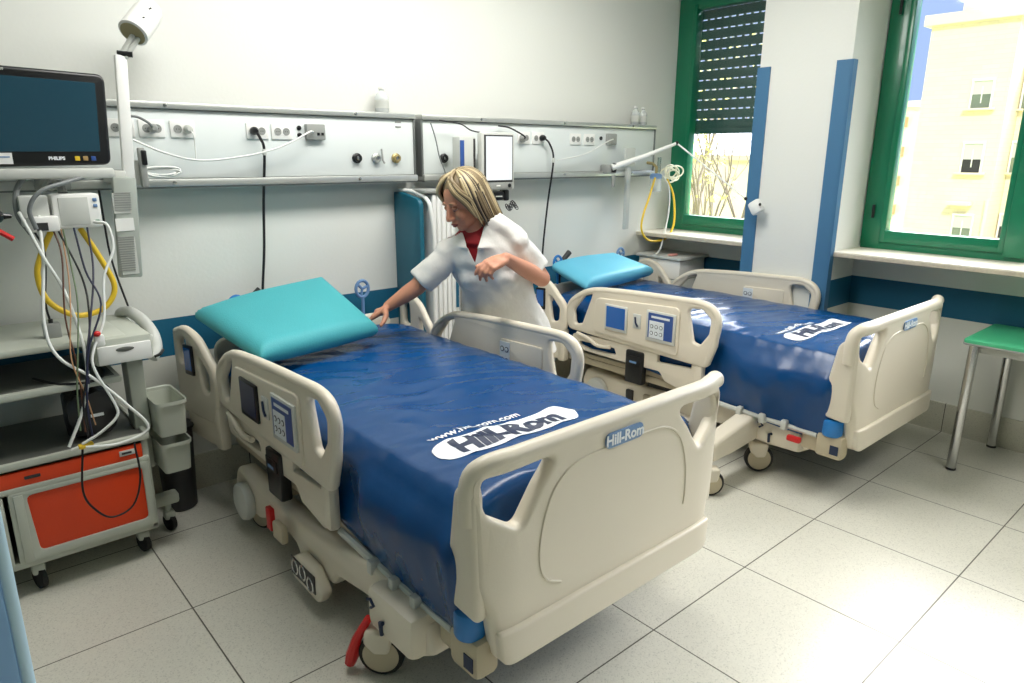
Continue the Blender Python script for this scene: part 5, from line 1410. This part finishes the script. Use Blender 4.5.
# V neck opening
vb = Vector((.213, 1.30, 1.133)); Lp = Vector((.340, 1.33, 1.385)); Rp = Vector((.262, 1.45, 1.299))
nl = (Lp - vb).cross(F_).normalized(); nr = (Rp - vb).cross(F_).normalized()
cen = neck0 + F_ * .05
if nl.dot(cen - vb) < 0: nl = -nl
if nr.dot(cen - vb) < 0: nr = -nr
for co, no in ((vb, nl), (vb, nr)):
    fs = [q for q in bm.faces if (q.calc_center_median() - SP[5][0]).dot(F_) > -.06 and q.calc_center_median().z > vb.z - .04]
    g = fs + list({e_ for q in fs for e_ in q.edges}) + list({v_ for q in fs for v_ in q.verts})
    bmesh.ops.bisect_plane(bm, geom=g, plane_co=co, plane_no=no)
kill = []
for q in bm.faces:
    c = q.calc_center_median()
    inside = (c - vb).dot(nl) > 1e-5 and (c - vb).dot(nr) > 1e-5 and (c - neck0).dot(F_) > -.035
    collar = (c - (neck0 + Vector((-.01, 0, .046)))).dot(Vector((-.1, 0, 1)) - A_ * .42) > 0 and (c - neck0).length < .16
    cuffL = (c - slL).dot((elL - shL).normalized()) > 0.012 and (c - slL).length < .12
    cuffR = (c - slR).dot((elR - shR).normalized()) > 0.012 and (c - slR).length < .12
    hem = c.z < .60
    if inside or collar or hem: kill.append(q)
bmesh.ops.delete(bm, geom=kill, context='FACES')
# give the cloth a thickness at its openings
bmesh.ops.delete(bm, geom=[v_ for v_ in bm.verts if not v_.link_faces], context='VERTS')
to_ = part_at('tunic', tm, TUNIC, nurse, 180)
sm_ = to_.modifiers.new('thickness', 'SOLIDIFY'); sm_.thickness = .004; sm_.offset = -1
tr = MB()
for s in (-1, 1):
    hip = SP[0][0] + A_ * s * .10 + Vector((0, 0, .05)); kn = Vector((.61, 1.45, .46)) + A_ * s * .10; an = Vector((.66, 1.47, .09)) + A_ * s * .11
    limb(tr, [hip, kn, an], [.115, .085, .072], 18)
tr.ell(SP[0][0] + Vector((0, 0, .03)), (.21, .19, .12))
part_at('trousers', vox(tr, .012, 4), TUNIC, nurse, 180)
for s in (-1, 1):
    an = Vector((.66, 1.47, .0)) + A_ * s * .11
    sh_ = MB(); limb(sh_, [an + Vector((0, 0, .05)) - F_ * .02, an + F_ * .08 + Vector((0, 0, .042)), an + F_ * .16 + Vector((0, 0, .036))], [.048, .044, .034], 14)
    for v in sh_.bm.verts: v.co.z = max(v.co.z, .002)
    part_at('shoe', sh_, WHITE, nurse)
pk = MB(); pc = SP[5][0] + F_ * .155 + A_ * .08 + Vector((0, 0, -.035)); 



GROUPS = {'hospital_bed': 'beds of the ward', 'pillow': 'pillows on the beds', 'bottle': 'clear bottles on the supply panels', 'headwall_unit': 'supply panels on the back wall',
          'patient_cable': 'white patient cables below the sensor module', 'sensor_lead': 'thin leads below the sensor module', 'power_cable': 'power cables of the supply panels',
          'network_cable': 'white cables on the supply panels', 'oxygen_hose': 'hoses by the left window', 'grey_hose': 'thick grey cables of the sensor module',
          'tree': 'trees outside the left window', 'apartment_building': 'houses outside the windows'}
for o in SC.objects:
    k = o.name.split('.')[0]
    if o.parent is None and k in GROUPS and 'group' not in o: o['group'] = GROUPS[k]
# ------------------------------------------------------------------ bring everything to real size
bpy.context.view_layer.update()
for o in list(SC.objects):
    if o.parent is None and o.type in ('MESH', 'EMPTY'):
        o.location = o.location * S; o.scale = o.scale * S
for o in LIGHTS:
    o.location = o.location * S; o.scale = (S, S, S)
    
vs = SC.view_settings
SC.display_settings.display_device = 'sRGB'
vs.view_transform = 'Standard'; vs.look = 'None'; vs.gamma = 1; vs.use_curve_mapping = False; vs.exposure = 0.5
SC.cycles.use_denoising = True
SC.cycles.max_bounces = 8; SC.cycles.diffuse_bounces = 5; SC.cycles.glossy_bounces = 4; SC.cycles.transparent_max_bounces = 16
SC.cycles.sample_clamp_indirect = 6
SC.cycles.caustics_reflective = False; SC.cycles.caustics_refractive = False
